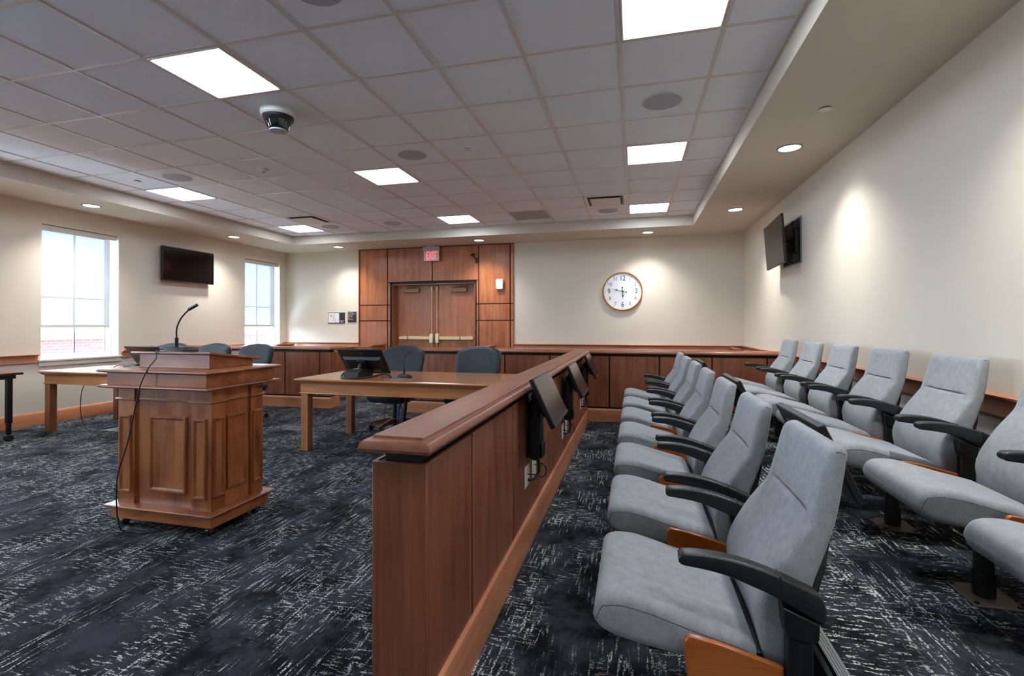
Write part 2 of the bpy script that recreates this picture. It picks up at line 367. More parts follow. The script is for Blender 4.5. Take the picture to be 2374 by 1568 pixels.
# baseboards and chair rails
def base_y(name, x, side, y0, y1, label):
    p = [(0, 0), (.022, 0), (.022, .135), (.014, .155), (.006, .165), (0, .165)]
    return tag(MB().prism([(x + side * a, b) for a, b in p], y0, y1, 'y').build(name, 'base_y', smooth=30), label, 'baseboard', kind='structure')
base_y('baseboard_left', XL, 1, YN, 3.5, 'wooden baseboard along the window wall')
base_y('baseboard_right', XR, -1, YN, YB, 'wooden baseboard along the jury side wall')
RAIL = [(0, .795), (.012, .795), (.020, .805), (.014, .818), (.014, .880), (.022, .890), (.045, .898), (.048, .908), (.040, .915), (0, .915)]
def rail_y(n, x, side, y0, y1, label):
    return tag(MB().prism([(x + side * a, b) for a, b in RAIL], y0, y1, 'y').build('trim_%d' % n, 'base_y', smooth=30), label, 'chair rail', kind='structure')
def rail_x(n, x0, x1, label):
    return tag(MB().prism([(YB - a, b) for a, b in RAIL], x0, x1, 'x').build('trim_%d' % n, 'base_x', smooth=30), label, 'chair rail', kind='structure')
rail_y(1, XL, 1, -4.333, -1.96, 'wooden chair rail on the window wall, behind the viewpoint')
rail_y(2, XL, 1, -.893, 1.485, 'wooden chair rail left of the nearer window')
rail_y(3, XL, 1, 2.552, 4.928, 'wooden chair rail between the two windows')
rail_y(4, XL, 1, 5.995, YB, 'wooden chair rail right of the farther window')
rail_x(5, XL, -5.575, 'wooden chair rail on the end wall below the black signs')
rail_x(6, -2.188, XR, 'wooden chair rail on the end wall below the clock')
rail_y(7, XR, -1, YN, YB, 'wooden chair rail behind the back row of jury seats')

# windows
def window(n, y0, y1, label, shade_label=None):
    t = thing('window_%d' % n, label, 'window', (0, 0, 0), kind='structure')
    xf = XL - .13
    fr = MB()
    for a, b, c, d in ((y0, y0 + .05, WZ0, WZ1), (y1 - .05, y1, WZ0, WZ1), (y0 + .05, y1 - .05, WZ0, WZ0 + .07), (y0 + .05, y1 - .05, WZ1 - .05, WZ1)): fr.box(xf - .06, xf, a, b, c, d)
    fr.build('frame', 'white_trim', t, bevel=.004)
    mu = MB(); ym = (y0 + y1) / 2
    mu.box(xf - .038, xf - .022, ym - .009, ym + .009, WZ0 + .07, WZ1 - .05).box(xf - .037, xf - .023, y0 + .05, ym - .009, 1.655, 1.675).box(xf - .037, xf - .023, ym + .009, y1 - .086, 1.655, 1.675).box(xf - .038, xf - .02, y1 - .085, y1 - .072, WZ0 + .07, WZ1 - .05)
    mu.build('muntin', 'muntin', t)
    MB().box(xf - .034, xf - .030, y0 + .05, y1 - .05, WZ0 + .07, WZ1 - .05).build('pane', 'glass', t)
    MB().box(XL - .13, XL + .035, y0 - .04, y1 + .04, WZ0 - .012, WZ0 + .012).box(XL, XL + .018, y0 - .03, y1 + .03, WZ0 - .075, WZ0 - .012).build('sill', 'sill', t, bevel=.004)
    if shade_label:
        s = thing('roller_shade', shade_label, 'roller shade', (0, 0, 0))
        MB().box(XL - .115, XL - .035, y0 + .012, y1 - .012, 2.548, 2.612).build('fascia', 'shade_fascia', s, bevel=.004)
        MB().add([(XL - .0755, y0 + .012, 1.285), (XL - .0755, y1 - .075, 1.285), (XL - .0755, y1 - .075, 2.555), (XL - .0755, y0 + .012, 2.555)], [(0, 1, 2, 3)]).build('cloth', 'shade', s)
        MB().box(XL - .083, XL - .068, y0 + .012, y1 - .075, 1.255, 1.292).build('hem_bar', 'shade_fascia', s, bevel=.003)
window(1, *WIN[0], 'white framed window nearer the viewpoint with its shade half down', 'pale roller shade half lowered in the nearer window')
window(2, *WIN[1], 'white framed window in the far corner with its shade half down', 'pale roller shade half lowered in the far corner window')
window(3, *WIN[2], 'unseen white framed window beside the folding table, added for daylight')  # out of view, added to bring blue daylight to the left side
window(4, *WIN[3], 'unseen white framed window behind the viewpoint, added for daylight')  # also out of view, added for more blue daylight

# outside: a lower brick building across the way
bb = thing('brick_building', 'red brick building with pale coping seen through the windows', 'building', (-14, 5, 0))
MB().box(-3, 0, -14, 20, -5, .93).build('brick_wall', 'brick', bb)
MB().box(-3.1, .12, -14.1, 20.1, .93, 1.08).build('coping', 'stone', bb)

# ------------------------------------------------------------------ panelling and doors
pn = thing('wall_panelling', 'tall cherry veneer panelling with black grooves around the double doors', 'wall panelling', (0, YB, 0))
MB().box(-5.572, DX0 - .002, -.012, -.001, 0, ZS - .002).box(DX1 + .002, -2.190, -.012, -.001, 0, ZS - .002).box(DX0 - .002, DX1 + .002, -.012, -.001, DZ + .002, ZS - .002).build('backing', 'black_gap', pn)
zs = [(0, 1.362), (1.382, 1.690), (1.710, 2.862)]
for x0, x1 in ((-5.572, -5.549), (-5.528, -4.898), (-4.876, -4.832), (-2.940, -2.906), (-2.884, -2.262), (-2.240, -2.190)):
    for z0, z1 in zs:
        if x1 - x0 < .05 and -4.9 < x0 < -2.9: z1 = min(z1, 2.164)
        MB().box(x0, x1, -.032, -.012, z0, z1).build('panel', 'veneer_downlit', pn, bevel=.0015, seg=1)
for x0, x1 in ((-4.878, -3.896), (-3.876, -2.904)): MB().box(x0, x1, -.032, -.0121, 2.180, 2.862).build('panel', 'veneer_downlit', pn, bevel=.0015, seg=1)
MB().box(DX0, DX0 + .03, -.036, .155, 0, 2.158).box(DX1 - .012, DX1, -.036, .155, 0, 2.158).box(DX0, DX1, -.036, .155, 2.128, 2.158).build('door_frame', 'black_gap', pn)
MB().box(DX0 + .03, DX0 + .05, -.02, .125, 0, 2.128).box(DX1 - .032, DX1 - .012, -.02, .125, 0, 2.128).box(DX0 + .05, DX1 - .032, -.02, .125, 2.108, 2.128).build('jamb', 'veneer_downlit', pn)
def door(n, x0, x1, hinge_left, label):
    t = thing('door_%d' % n, label, 'door', (0, YB + .125, 0), kind='structure')
    MB().box(x0, x1, 0, .045, .006, 2.106).build('leaf', 'veneer_downlit', t, bevel=.002, seg=1)
    xm = x1 - .055 if hinge_left else x0 + .055            # meeting side
    rod = MB().cyl((xm, -.03, .02), (xm, -.03, 2.0), .0095, n=12)
    rod.box(xm - .009, xm + .009, -.04, 0, 1.46, 1.49)
    rod.build('latch_rod', 'brass', t, smooth=40)
    MB().cyl((xm, -.03, 1.985), (xm, -.03, 2.075), .021, n=16).box(xm - .02, xm + .02, -.03, 0, 1.99, 2.06).build('top_latch', 'brass', t, smooth=40)
    c0, c1 = (xm - .045, xm + .03) if hinge_left else (xm - .03, xm + .045)
    MB().prism([(c0, .915), (c1, .915), (c1, 1.105), (c0 + .02 if hinge_left else c0, 1.105), (c0 - .02 if hinge_left else c0, 1.02), (c0, .97)], -.065, 0, 'y').build('exit_device_case', 'brass_pale', t, bevel=.006)
    b0, b1 = (x0 + .08, c0 - .005) if hinge_left else (c1 + .005, x1 - .06)
    bar = MB().box(b0, b1, -.055, -.0, .974, 1.050); bar.build('crash_bar', 'brass', t, bevel=.012, seg=3)
    xs = b0 + (b1 - b0) * (.30 if hinge_left else .62)
    MB().box(xs - .008, xs + .008, -.0575, -.02, .973, 1.051).build('bar_joint', 'black_gap', t)
    cx = (x0 + .20, x0 + .545) if hinge_left else (x1 - .545, x1 - .20)
    cl = MB().box(cx[0], cx[1], -.065, 0, 1.955, 2.038).build('door_closer', 'bronze', t, bevel=.006)
    MB().tube([(cx[0] + .06, -.07, 2.05), (cx[0] + .20, -.075, 2.072), (cx[1] - .02, -.06, 2.068)], .009, 8, smooth=False).cyl((cx[0] + .06, -.07, 2.036), (cx[0] + .06, -.07, 2.066), .018, n=14).cyl((cx[1] - .02, -.06, 2.06), (cx[1] - .02, -.06, 2.09), .016, n=12).build('closer_arm', 'bronze', cl, smooth=40)
    if hinge_left: MB().cyl((-4.29, -.004, 1.528), (-4.29, .002, 1.528), .012, n=14).build('peephole', 'black_metal', t, smooth=40)
xmid = -3.892
door(1, DX0 + .052, xmid - .002, True, 'left leaf of the double doors with a peephole')
door(2, xmid + .002, DX1 - .034, False, 'right leaf of the double doors')

# ================================================================== CEILING FITTINGS
PX = [(-4.5 * T - 5 * T, 'left'), (-4.5 * T, 'middle'), (.5 * T, 'right')]
PY = [(7.5 * T, 'farthest'), (3.5 * T, 'second'), (-.5 * T, 'third'), (-4.5 * T, 'fourth')]
for px, cn in PX:
    for py, rn in PY:
        t = thing('ceiling_light_panel', 'square white light panel, %s from the door end in the %s line of ceiling panels' % (rn, cn), 'ceiling light', (px, py, ZC), group='square ceiling light panels')
        a = T / 2 - .012
        MB().frame(-a, a, -a, a, .024, -.0005, -.010, 'z').build('frame', 'grid', t)
        MB().box(-a + .022, a - .022, -a + .022, a - .022, -.007, -.001).build('diffuser', 'panel_light', t)
for k, (x, y, z, lab) in enumerate([
    (1.452, 4.244, ZS, 'right soffit above the wall television'), (1.452, 1.80, ZS, 'right soffit above the middle of the back jury row'), (1.452, -.64, ZS, 'right soffit above the near jury seats'), (1.452, -3.08, ZS, 'right soffit beside the viewpoint'),
    (.321, 5.665, ZS, 'far soffit above the wall clock'), (-2.741, 5.665, ZS, 'far soffit right of the exit sign'), (-5.75, 5.665, ZS, 'far soffit above the black wall signs'),
    (-6.90, 4.18, ZS, 'left soffit just past the wall screen'), (-6.91, 1.79, ZS, 'left soffit above the nearer window'), (-6.91, -.65, ZS, 'left soffit above the folding table')]):
    t = thing('ceiling_downlight', 'round recessed downlight in the ' + lab, 'downlight', (x, y, z), group='round soffit downlights')
    MB().lathe([(.108, -.0005), (.108, -.005), (.098, -.009), (.090, -.006), (.090, -.0005)], n=40).build('trim_ring', 'chrome', t, smooth=40)
    MB().lathe([(.0895, -.0006), (.0895, -.0035), (.045, -.0038), (.001, -.0038)], n=40).build('lens', 'down_light', t, smooth=40)
    ld = bpy.data.lights.new('downlight_beam', 'SPOT'); ld.energy = 82; ld.color = (1.0, .985, .94); ld.spot_size = math.radians(118); ld.spot_blend = 1.0; ld.shadow_soft_size = .07
    lo = bpy.data.objects.new('downlight_beam', ld); COL.objects.link(lo); lo.parent = t; lo.location = (0, 0, -.02)
for x, y, lab in [(-2.5, -1.5, 'partly out of view above the lectern'), (.5, 1.5, 'in the right-hand line, between the jury-side light panels'), (-8.5, 2.5, 'by the left edge of the tray'), (-3.5, 2.5, 'beside the central light panel'), (-8.5, 7.5, 'beside the far left light panel'), (-6.5, 7.5, 'midway along the far end of the tray'), (-.5, 7.5, 'just below the square vent')]:
    t = thing('ceiling_speaker', 'round grey ceiling speaker ' + lab, 'ceiling speaker', (x * T, y * T, ZC), group='round ceiling speakers')
    MB().lathe([(.155, -.0005), (.155, -.006), (.148, -.010), (.146, -.0005)], n=40).build('rim', 'grid', t, smooth=40)
    MB().lathe([(.1465, -.0006), (.1465, -.008), (.06, -.009), (.001, -.009)], n=40).build('grille', 'speaker', t, smooth=40)
for x, y, lab in [(-.5, 6.5, 'beside the right-hand speaker'), (-8.5, 6.5, 'beside the far left light panel')]:
    t = thing('ceiling_air_vent', 'square white plaque air vent ' + lab, 'air vent', (x * T, y * T, ZC), group='square ceiling vents')
    a = T / 2 - .013
    MB().frame(-a, a, -a, a, .05, -.0005, -.008, 'z').build('frame', 'grid', t)
    MB().box(-a + .05, a - .05, -a + .05, a - .05, -.003, -.0008).build('slot', 'black_gap', t)
    MB().box(-.205, .205, -.205, .205, -.022, -.014).build('plaque', 'grid', t, bevel=.004)
    MB().box(-.02, .02, -.02, .02, -.014, -.003).build('stem', 'grid', t)
t = tag(MB().box(-.29, .29, -.29, .29, -.007, -.0005).build('ceiling_return_grille', 'vent_grey', loc=(-2.5 * T, 7.5 * T, ZC)), 'grey square return air grille among the far ceiling tiles', 'air grille')
for x, y, z, lab in [(-2.5 * T, 2.5 * T, ZC, 'in the tiles beside the central speaker'), (-9.5 * T, 2.5 * T, ZC, 'at the left edge of the tray'), (1.457, .963, ZS, 'in the right soffit'), (-.425, 5.643, ZS, 'in the far soffit left of the clock downlight'), (-4.72, 5.64, ZS, 'in the far soffit left of the exit sign')]:
    t = thing('ceiling_sprinkler', 'small white concealed sprinkler disc ' + lab, 'sprinkler', (x, y, z), group='concealed sprinkler discs')
    MB().lathe([(.028, -.0005), (.028, -.009)], n=20).build('neck', 'black_gap', t); MB().lathe([(.042, -.009), (.042, -.012), (.001, -.0125)], n=28).build('cover', 'white', t, smooth=40)
t = thing('ceiling_motion_sensor', 'small white conical motion sensor on the ceiling tiles', 'sensor', (-6.5 * T, 2.5 * T, ZC))
MB().lathe([(.062, -.0005), (.060, -.008), (.03, -.034), (.024, -.036)], n=28).build('housing', 'white', t, smooth=30)
MB().lathe([(.0235, -.036), (.018, -.046), (.001, -.050)], n=20).build('lens', 'speaker', t, smooth=60)
t = thing('ceiling_dome_camera', 'white and black dome security camera hanging from the ceiling', 'security camera', (-2.745, .295, ZC))
MB().lathe([(.135, -.0005), (.138, -.02), (.135, -.045), (.122, -.056), (.112, -.056)], n=48).build('mount_ring', 'white', t, smooth=30)
MB().lathe([(.118, -.0555), (.120, -.075), (.108, -.090), (.102, -.090)], n=48).build('black_collar', 'black', t, smooth=30)
MB().lathe([(.103, -.0895), (.096, -.12), (.078, -.158), (.072, -.162)], n=48).build('dome', 'smoke', t, smooth=30)
MB().lathe([(.070, -.1615), (.066, -.172), (.001, -.175)], n=40).build('bottom_cap', 'speaker', t, smooth=30)

# ================================================================== WALL ITEMS
t = thing('wall_clock', 'large round gold-rimmed clock with serif numerals', 'clock', (-.118, YB, 1.897))
R0 = .357
MB().lathe([(R0 - .02, -.001), (R0, -.006), (R0, -.040), (R0 - .006, -.050), (R0 - .014, -.050), (R0 - .018, -.044), (R0 - .018, -.020)], axis='y', n=72).build('rim', 'gold', t, smooth=30)
fc = MB().lathe([(R0 - .0185, -.003), (R0 - .0185, -.018), (.001, -.0182)], axis='y', n=72).build('dial', 'clock_face', t, smooth=30)
for h in range(1, 13):
    a = PI / 2 - h * PI / 6; big = h in (3, 6, 9, 12); r = .245 if big else .262
    if h == 12: r = .238
    text_mesh(str(h), .135 if big else .088, 'numeral', 'ink', fc, Matrix.Translation((r * math.cos(a), -.0186, r * math.sin(a))) @ FACE_Y @ Matrix.Diagonal((.82, 1, 1, 1)))
    MB().cyl((.311 * math.cos(a), -.017, .311 * math.sin(a)), (.311 * math.cos(a), -.0194, .311 * math.sin(a)), .0062, n=12).build('hour_dot', 'ink', fc)
def hand(name, ang, ln, y, tail):
    d = Vector((math.cos(ang), 0, math.sin(ang))); q = Vector((-d.z, 0, d.x)); m = MB()
    for pr in ([(-tail, .004), (ln * .45, .004), (ln * .55, .016), (ln * .64, .004), (ln, .0008)],):
        lo = [[d * s + q * wd + Vector((0, y, 0)), d * s - q * wd + Vector((0, y, 0)), d * s - q * wd + Vector((0, y - .002, 0)), d * s + q * wd + Vector((0, y - .002, 0))] for s, wd in pr]
        m.loft(lo)
    m.cyl(d * -tail + Vector((0, y, 0)), d * -tail + Vector((0, y - .002, 0)), .012, n=16).cyl((0, y, 0), (0, y - .003, 0), .016, n=16)
    m.build(name, 'ink', t)
hand('hour_hand', math.radians(-85), .150, -.026, .072); hand('minute_hand', math.radians(166), .20, -.031, .068)

t = thing('exit_sign', 'edge-lit red EXIT sign hanging from the soffit over the doors', 'exit sign', (-3.866, YB - .115, ZS))
MB().box(-.075, .075, -.055, .055, -.016, 0).build('canopy', 'white', t, bevel=.003)
MB().box(-.172, .172, -.028, .028, -.100, -.016).build('housing', 'speaker', t, bevel=.004)
fp = MB().box(-.163, .163, -.005, .005, -.300, -.100).build('panel', 'exit_panel', t)
MB().box(-.163, -.159, -.006, .006, -.300, -.1005).box(.159, .163, -.006, .006, -.300, -.1005).box(-.163, .163, -.006, .006, -.304, -.300).box(-.13, .16, -.006, .0, -.108, -.1005).build('lit_edge', 'exit_glow', fp)
text_mesh('EXIT', .205, 'lettering', 'exit_red', fp, Matrix.Translation((.0, -.0062, -.205)) @ FACE_Y @ Matrix.Diagonal((.55, 1.08, 1, 1)), .001)

t = thing('evacuation_sign', 'black framed sign with a white floor plan and yellow route', 'sign', (-6.113, YB, 1.438))
MB().box(-.203, .203, -.012, -.001, -.115, .115).build('back_plate', 'sign_black', t, bevel=.002)
sh = MB().box(-.193, .070, -.0145, -.0121, -.102, .104).build('plan_sheet', 'paper', t)
MB().box(-.062, -.044, -.0155, -.0146, -.055, .085).box(-.062, -.018, -.0155, -.0146, -.060, -.040).box(-.03, -.012, -.0155, -.0146, -.085, -.066).build('route', 'yellow', sh)
MB().box(-.155, -.085, -.0152, -.0146, .025, .060).build('plan_room', 'speaker', sh)
MB().box(.085, .178, -.0128, -.0119, -.072, -.060).box(.105, .160, -.0128, -.0119, -.094, -.083).build('caption', 'pale_text', t)
t = thing('occupancy_sign', 'small black sign of pale text lines beside the panelling', 'sign', (-5.735, YB, 1.455))
MB().box(-.102, .102, -.012, -.001, -.108, .112).build('back_plate', 'sign_black', t, bevel=.002)
for k, s in enumerate(['MAXIMUM', 'OCCUPANCY', 'NOT TO', 'EXCEED', '70', 'PERSONS']):
    text_mesh(s, .030, 'lettering', 'pale_text', t, Matrix.Translation((-.094, -.0125, .088 - k * .0275)) @ FACE_Y, .0004, 'LEFT')
t = thing('air_freshener', 'white wall dispenser on the panelling right of the doors', 'dispenser', (-2.455, YB - .032, 2.075))
MB().prism([(-.07, .10), (.07, .10), (.074, .02), (.070, -.085), (.04, -.10), (-.04, -.10), (-.070, -.085), (-.074, .02)], -.055, -.0005, 'y').build('housing', 'white', t, bevel=.01)
lg = MB()
for a, b, r in [(-.035, .055, .012), (-.012, .066, .008), (.012, .05, .01), (.035, .058, .016), (0, .03, .007), (-.015, .015, .005), (.02, .02, .006)]: lg.cyl((a, -.054, b), (a, -.0565, b), r, n=12)
lg.build('sensor_window', 'speaker', t)
t = thing('bracket_camera', 'small black camera on a bracket above the right door leaf', 'camera', (-2.925, YB - .032, 2.60))
MB().box(-.035, .02, -.03, -.0005, -.085, .01).build('wall_bracket', 'black', t, bevel=.004)
MB().tube([(-.02, -.03, 0), (-.05, -.06, .03), (-.06, -.07, .055)], .014, 8).build('arm', 'black', t, smooth=40)
MB().cyl((-.085, -.11, .06), (-.035, -.055, .08), .021, n=20).cyl((-.094, -.12, .057), (-.085, -.11, .06), .024, n=20).build('camera_body', 'black', t, smooth=40)

t = thing('television', 'flat television on the left wall between the windows', 'television', (XL + .095, 3.62, 2.297))
MB().box(-.022, .016, -.50, .50, -.282, .282).build('casing', 'black', t, bevel=.004)
MB().box(.0162, .0168, -.49, .49, -.268, .272).build('screen', 'screen', t)
MB().box(-.094, -.022, -.16, .16, -.12, .12).build('wall_bracket', 'black_metal', t)
MB().box(.0165, .018, -.04, .04, -.279, -.273).build('logo_strip', 'steel', t)

# right hand television, angled out on an articulated bracket
P = {'nt': Vector((1.70, 3.04, 2.545)), 'nb': Vector((1.738, 3.04, 1.992)), 'ft': Vector((1.76, 4.05, 2.552)), 'fb': Vector((1.798, 4.05, 1.998))}
cen = sum(P.values(), Vector()) / 4
ey = (P['ft'] - P['nt'] + P['fb'] - P['nb']).normalized(); ez = (P['nt'] - P['nb'] + P['ft'] - P['fb']); ez = (ez - ey * ez.dot(ey)).normalized(); ex_ = ey.cross(ez)
t = thing('television', 'angled television on a bracket high on the jury side wall', 'television', cen)
t.rotation_euler = Matrix((ex_, ey, ez)).transposed().to_euler()
MB().box(0, .03, -.505, .505, -.279, .279).build('casing', 'black', t, bevel=.005)
MB().box(-.0008, -.0002, -.497, .497, -.268, .272).build('screen', 'screen_matte', t)
MB().box(.03, .052, -.36, .36, -.20, .17).build('rear_cover', 'black', t, bevel=.008)
MB().box(.052, .066, -.24, -.20, -.20, .20).box(.052, .066, .20, .24, -.20, .20).box(.054, .07, -.26, .26, -.05, .05).build('mount_plate', 'black_metal', t)
t2 = thing('wall_mount', 'black recessed bracket box behind the angled television', 'wall mount', (XR, 3.42, 2.25))
fr = MB().box(-.004, -.0005, -.29, .35, -.25, .26)
fr.build('back_box', 'black_gap', t2)
MB().box(-.016, -.001, -.31, -.29, -.26, .27).box(-.016, -.001, .34, .36, -.26, .27).box(-.016, -.001, -.29, .34, .255, .27).box(-.016, -.001, -.29, .34, -.26, -.245).build('rim', 'steel', t2)
MB().box(-.09, -.004, -.28, -.22, .14, .22).box(-.09, -.004, -.28, -.22, -.23, -.15).box(-.06, -.004, -.26, -.20, -.2, .2).build('side_bracket', 'black', t2, bevel=.012)
MB().tube([(-.03, -.25, .02), (-.07, -.10, .02), (-.13, .05, .0)], .02, 8, smooth=False).tube([(-.03, -.25, -.12), (-.08, -.18, -.06), (-.04, -.1, .05), (-.1, 0, -.1)], .013, 8).build('folding_arm', 'black_metal', t2, smooth=40)

# ================================================================== JURY PLATFORM, DIVIDER, COURTROOM BARS
ZP = .163
t = thing('jury_platform', 'raised carpeted platform under the back row of jury seats', 'platform', (0, 0, 0))
MB().box(.722, XR - .024, -4.2, 3.455, .001, ZP).build('carpet_deck', 'carpet', t)
nz = MB().box(.692, .742, -4.2, 3.455, ZP - .0005, ZP + .006).box(.692, .700, -4.2, 3.455, ZP - .035, ZP + .006)
for k in range(4): nz.box(.703 + k * .009, .708 + k * .009, -4.2, 3.455, ZP + .006, ZP + .0085)
nz.build('step_nosing', 'nosing', t)
MB().box(.714, .722, -4.2, 3.455, .001, ZP - .001).build('riser', 'black_gap', t)

PT, RT, CT = .862, .897, .945                        # panel top, reveal top, cap top
CAP = [(.014, 0), (.004, .004), (0, .013), (.001, .022), (.006, .031), (.014, .037), (.024, .040), (.0315, .0405), (.0325, .0465), (.034, .048)]
def cap(x0, x1, y0, y1, free):
    # rounded-nose cap; free = which of the sides (x0, x1, y0, y1) carry the nose
    fx0, fx1, fy0, fy1 = free
    return MB().loft([[(x0 + i * fx0, y0 + i * fy0, RT + h), (x1 - i * fx1, y0 + i * fy0, RT + h), (x1 - i * fx1, y1 - i * fy1, RT + h), (x0 + i * fx0, y1 - i * fy1, RT + h)] for i, h in CAP])
dv = thing('jury_box_divider', 'low cherry veneer divider wall with a rounded cap in front of the jury seats', 'divider', (0, 0, 0))
X0, X1, Y0, Y1 = -.700, -.520, -1.760, 3.46
MB().box(X0 + .014, X1 - .014, Y0 + .014, Y1, .001, PT - .004).build('core', 'black_gap', dv)
MB().box(X0, X1, Y0, Y0 + .014, .001, PT).build('end_panel', 'veneer', dv, bevel=.002, seg=1)
ys = [Y0 + .0145, -1.33, -.675, -.015, .62, 1.265, 1.915, 2.565, 3.215, Y1]
for a, b in zip(ys[:-1], ys[1:]):
    MB().box(X1 - .014, X1, a + (.0 if a == ys[0] else .008), b - (.008 if b != Y1 else .001), .001, PT).build('panel', 'veneer', dv, bevel=.0015, seg=1)
    MB().box(X0, X0 + .014, a + (.0 if a == ys[0] else .008), b - (.008 if b != Y1 else .001), .001, PT).build('panel', 'veneer', dv, bevel=.0015, seg=1)
for a in ys[1:-1]:
    MB().box(X1 - .0135, X1 - .004, a - .0079, a + .0079, .002, PT - .001).build('groove', 'black_gap', dv)
    MB().box(X0 + .004, X0 + .0135, a - .0079, a + .0079, .002, PT - .001).build('groove', 'black_gap', dv)
MB().box(X0 + .03, X1 - .03, Y0 + .03, Y1, PT - .004, RT + .002).build('reveal', 'black_gap', dv)
BP = [(0, .001), (.020, .001), (.020, .150), (.014, .166), (.004, .174), (0, .174)]
MB().prism([(X1 + a, b) for a, b in BP], Y0, Y1 - .001, 'y').build('baseboard', 'base_y', dv, smooth=30)
MB().prism([(X0 - a, b) for a, b in BP], Y0, Y1 - .001, 'y').build('baseboard', 'base_y', dv, smooth=30)
cap(-.722, -.490, -1.805, Y1 + .004, (1, 1, 1, 0)).build('cap_rail', 'veneer_y', dv, smooth=25)

def bar(name, label, x0, x1, grooves, ends):
    t = thing(name, label, 'courtroom bar', (0, 3.5, 0), group='low bars across the room')
    MB().box(x0 + .014, x1 - .014, .014, .166, .001, PT - .004).build('core', 'black_gap', t)
    xs = [x0] + list(grooves) + [x1]
    for a, b in zip(xs[:-1], xs[1:]):
        for y0, y1 in ((0, .014), (.166, .180)):
            MB().box(a + (.010 if a != x0 else 0), b - (.010 if b != x1 else 0), y0, y1, .190, PT).build('panel', 'veneer', t, bevel=.0015, seg=1)
    if ends[0]: MB().box(x0, x0 + .014, .0141, .1659, .190, PT).build('end_panel', 'veneer', t)
    if ends[1]: MB().box(x1 - .014, x1, .0141, .1659, .190, PT).build('end_panel', 'veneer', t)
    MB().box(x0 + (.03 if ends[0] else 0), x1 - (.03 if ends[1] else 0), .03, .15, PT - .004, RT + .002).build('reveal', 'black_gap', t)
    b0, b1 = x0 - (.03 if ends[0] else 0), x1 + (.03 if ends[1] else 0)
    MB().prism([(-.036, .001), (.216, .001), (.216, .150), (.205, .168), (-.025, .168), (-.036, .150)], b0, b1, 'x').build('baseboard', 'base_x', t, smooth=20)
    c0, c1 = x0 - (.03 if ends[0] else 0), x1 + (.03 if ends[1] else 0)
    cap(c0, c1, -.035, .215, (1 if ends[0] else 0, 1 if ends[1] else 0, 1, 1)).build('cap_rail', 'veneer_x', t, smooth=25)
    return t
bar('courtroom_bar', 'veneer bar left of the centre gap, in front of the window corner', XL + .003, -4.46, [-7.16, -6.53, -5.90, -5.272, -4.646], (False, True))
bar('courtroom_bar', 'long veneer bar right of the centre gap, behind the jury box', -3.12, XR - .003, [-2.93, -2.30, -1.667, -1.03, -.236, .399, 1.034, 1.665], (True, False))

# pews behind the bars
def pew(x0, x1, yf, label):
    t = thing('pew', label, 'pew', (0, yf, 0), group='wooden pews behind the bars')
    for xa, xb in ((x0, x0 + .05), (x1 - .05, x1)):
        e = MB().prism([(.0, .001), (.50, .001), (.53, .86), (.02, .86), (-.02, .62)], xa, xb, 'x').build('pew_end', 'pew', t, bevel=.004)
        MB().box(xa - .015, xb + .015, -.01, .55, .861, .89).build('arm_cap', 'pew', e, bevel=.006)
        MB().frame(.09, .44, .12, .78, .03, xa - .0005, xa - .008, 'x').frame(.09, .44, .12, .78, .03, xb + .0005, xb + .008, 'x').build('moulding', 'pew', e)
    MB().box(x0 + .051, x1 - .051, .02, .42, .42, .455).build('seat', 'pew', t, bevel=.006)
    MB().prism([(.40, .456), (.43, .456), (.49, .815), (.46, .815)], x0 + .051, x1 - .051, 'x').build('back', 'pew', t)
    MB().box(x0 + .051, x1 - .051, .445, .51, .816, .842).build('top_rail', 'pew', t, bevel=.006)
pew(-7.15, -4.90, 4.36, 'first wooden pew behind the left bar'); pew(-7.15, -4.90, 5.52, 'second wooden pew, against the end wall left of the doors')
pew(-2.58, 1.74, 4.36, 'first wooden pew behind the right bar'); pew(-2.58, 1.74, 5.52, 'second wooden pew, under the clock against the end wall')

# ================================================================== JURY SEATS
# local axes: the seat faces -X, z = 0 at its floor
SEAT_K = [(-.038, .425, .424), (-.034, .455, .402), (-.024, .473, .388), (-.005, .484, .376), (.03, .490, .364), (.08, .488, .354), (.15, .472, .344), (.22, .453, .336), (.29, .436, .334), (.35, .422, .337), (.388, .410, .345), (.404, .392, .360)]
BACK_K = [  # z, front x, rear x, half width
    (.300, .470, .485, .195), (.310, .452, .500, .212), (.335, .438, .508, .226), (.37, .422, .512, .238), (.42, .411, .515, .246), (.48, .406, .520, .249), (.54, .420, .530, .246), (.60, .448, .548, .241),
    (.66, .483, .571, .236), (.71, .518, .589, .231), (.745, .541, .600, .229), (.80, .556, .613, .225), (.86, .571, .624, .220), (.905, .581, .632, .216), (.930, .590, .637, .211), (.942, .599, .636, .204), (.947, .609, .630, .196)]
def seat_loops():
    xs = [-.038, -.0365, -.034, -.030, -.024, -.015, -.005, .01, .03, .055, .08, .11, .15, .19, .23, .27, .30, .33, .355, .375, .388, .398, .404]
    out = []
    for x in xs:
        zt, zb = interp(SEAT_K, x); h = max((zt - zb) / 2, .0008); zc = (zt + zb) / 2
        e = 1 - .05 * max(0, (.0 - x) / .038) ** 2 - (.06 * max(0, (x - .36) / .044) ** 2)
        lp = []
        for a, b in rrect(.245 * e, h, min(.034, h * .9), 5):
            crown = .006 * (1 - (a / .245) ** 2) if b > 0 else 0
            lp.append((x, a, zc + b + crown))
        out.append(lp)
    return out
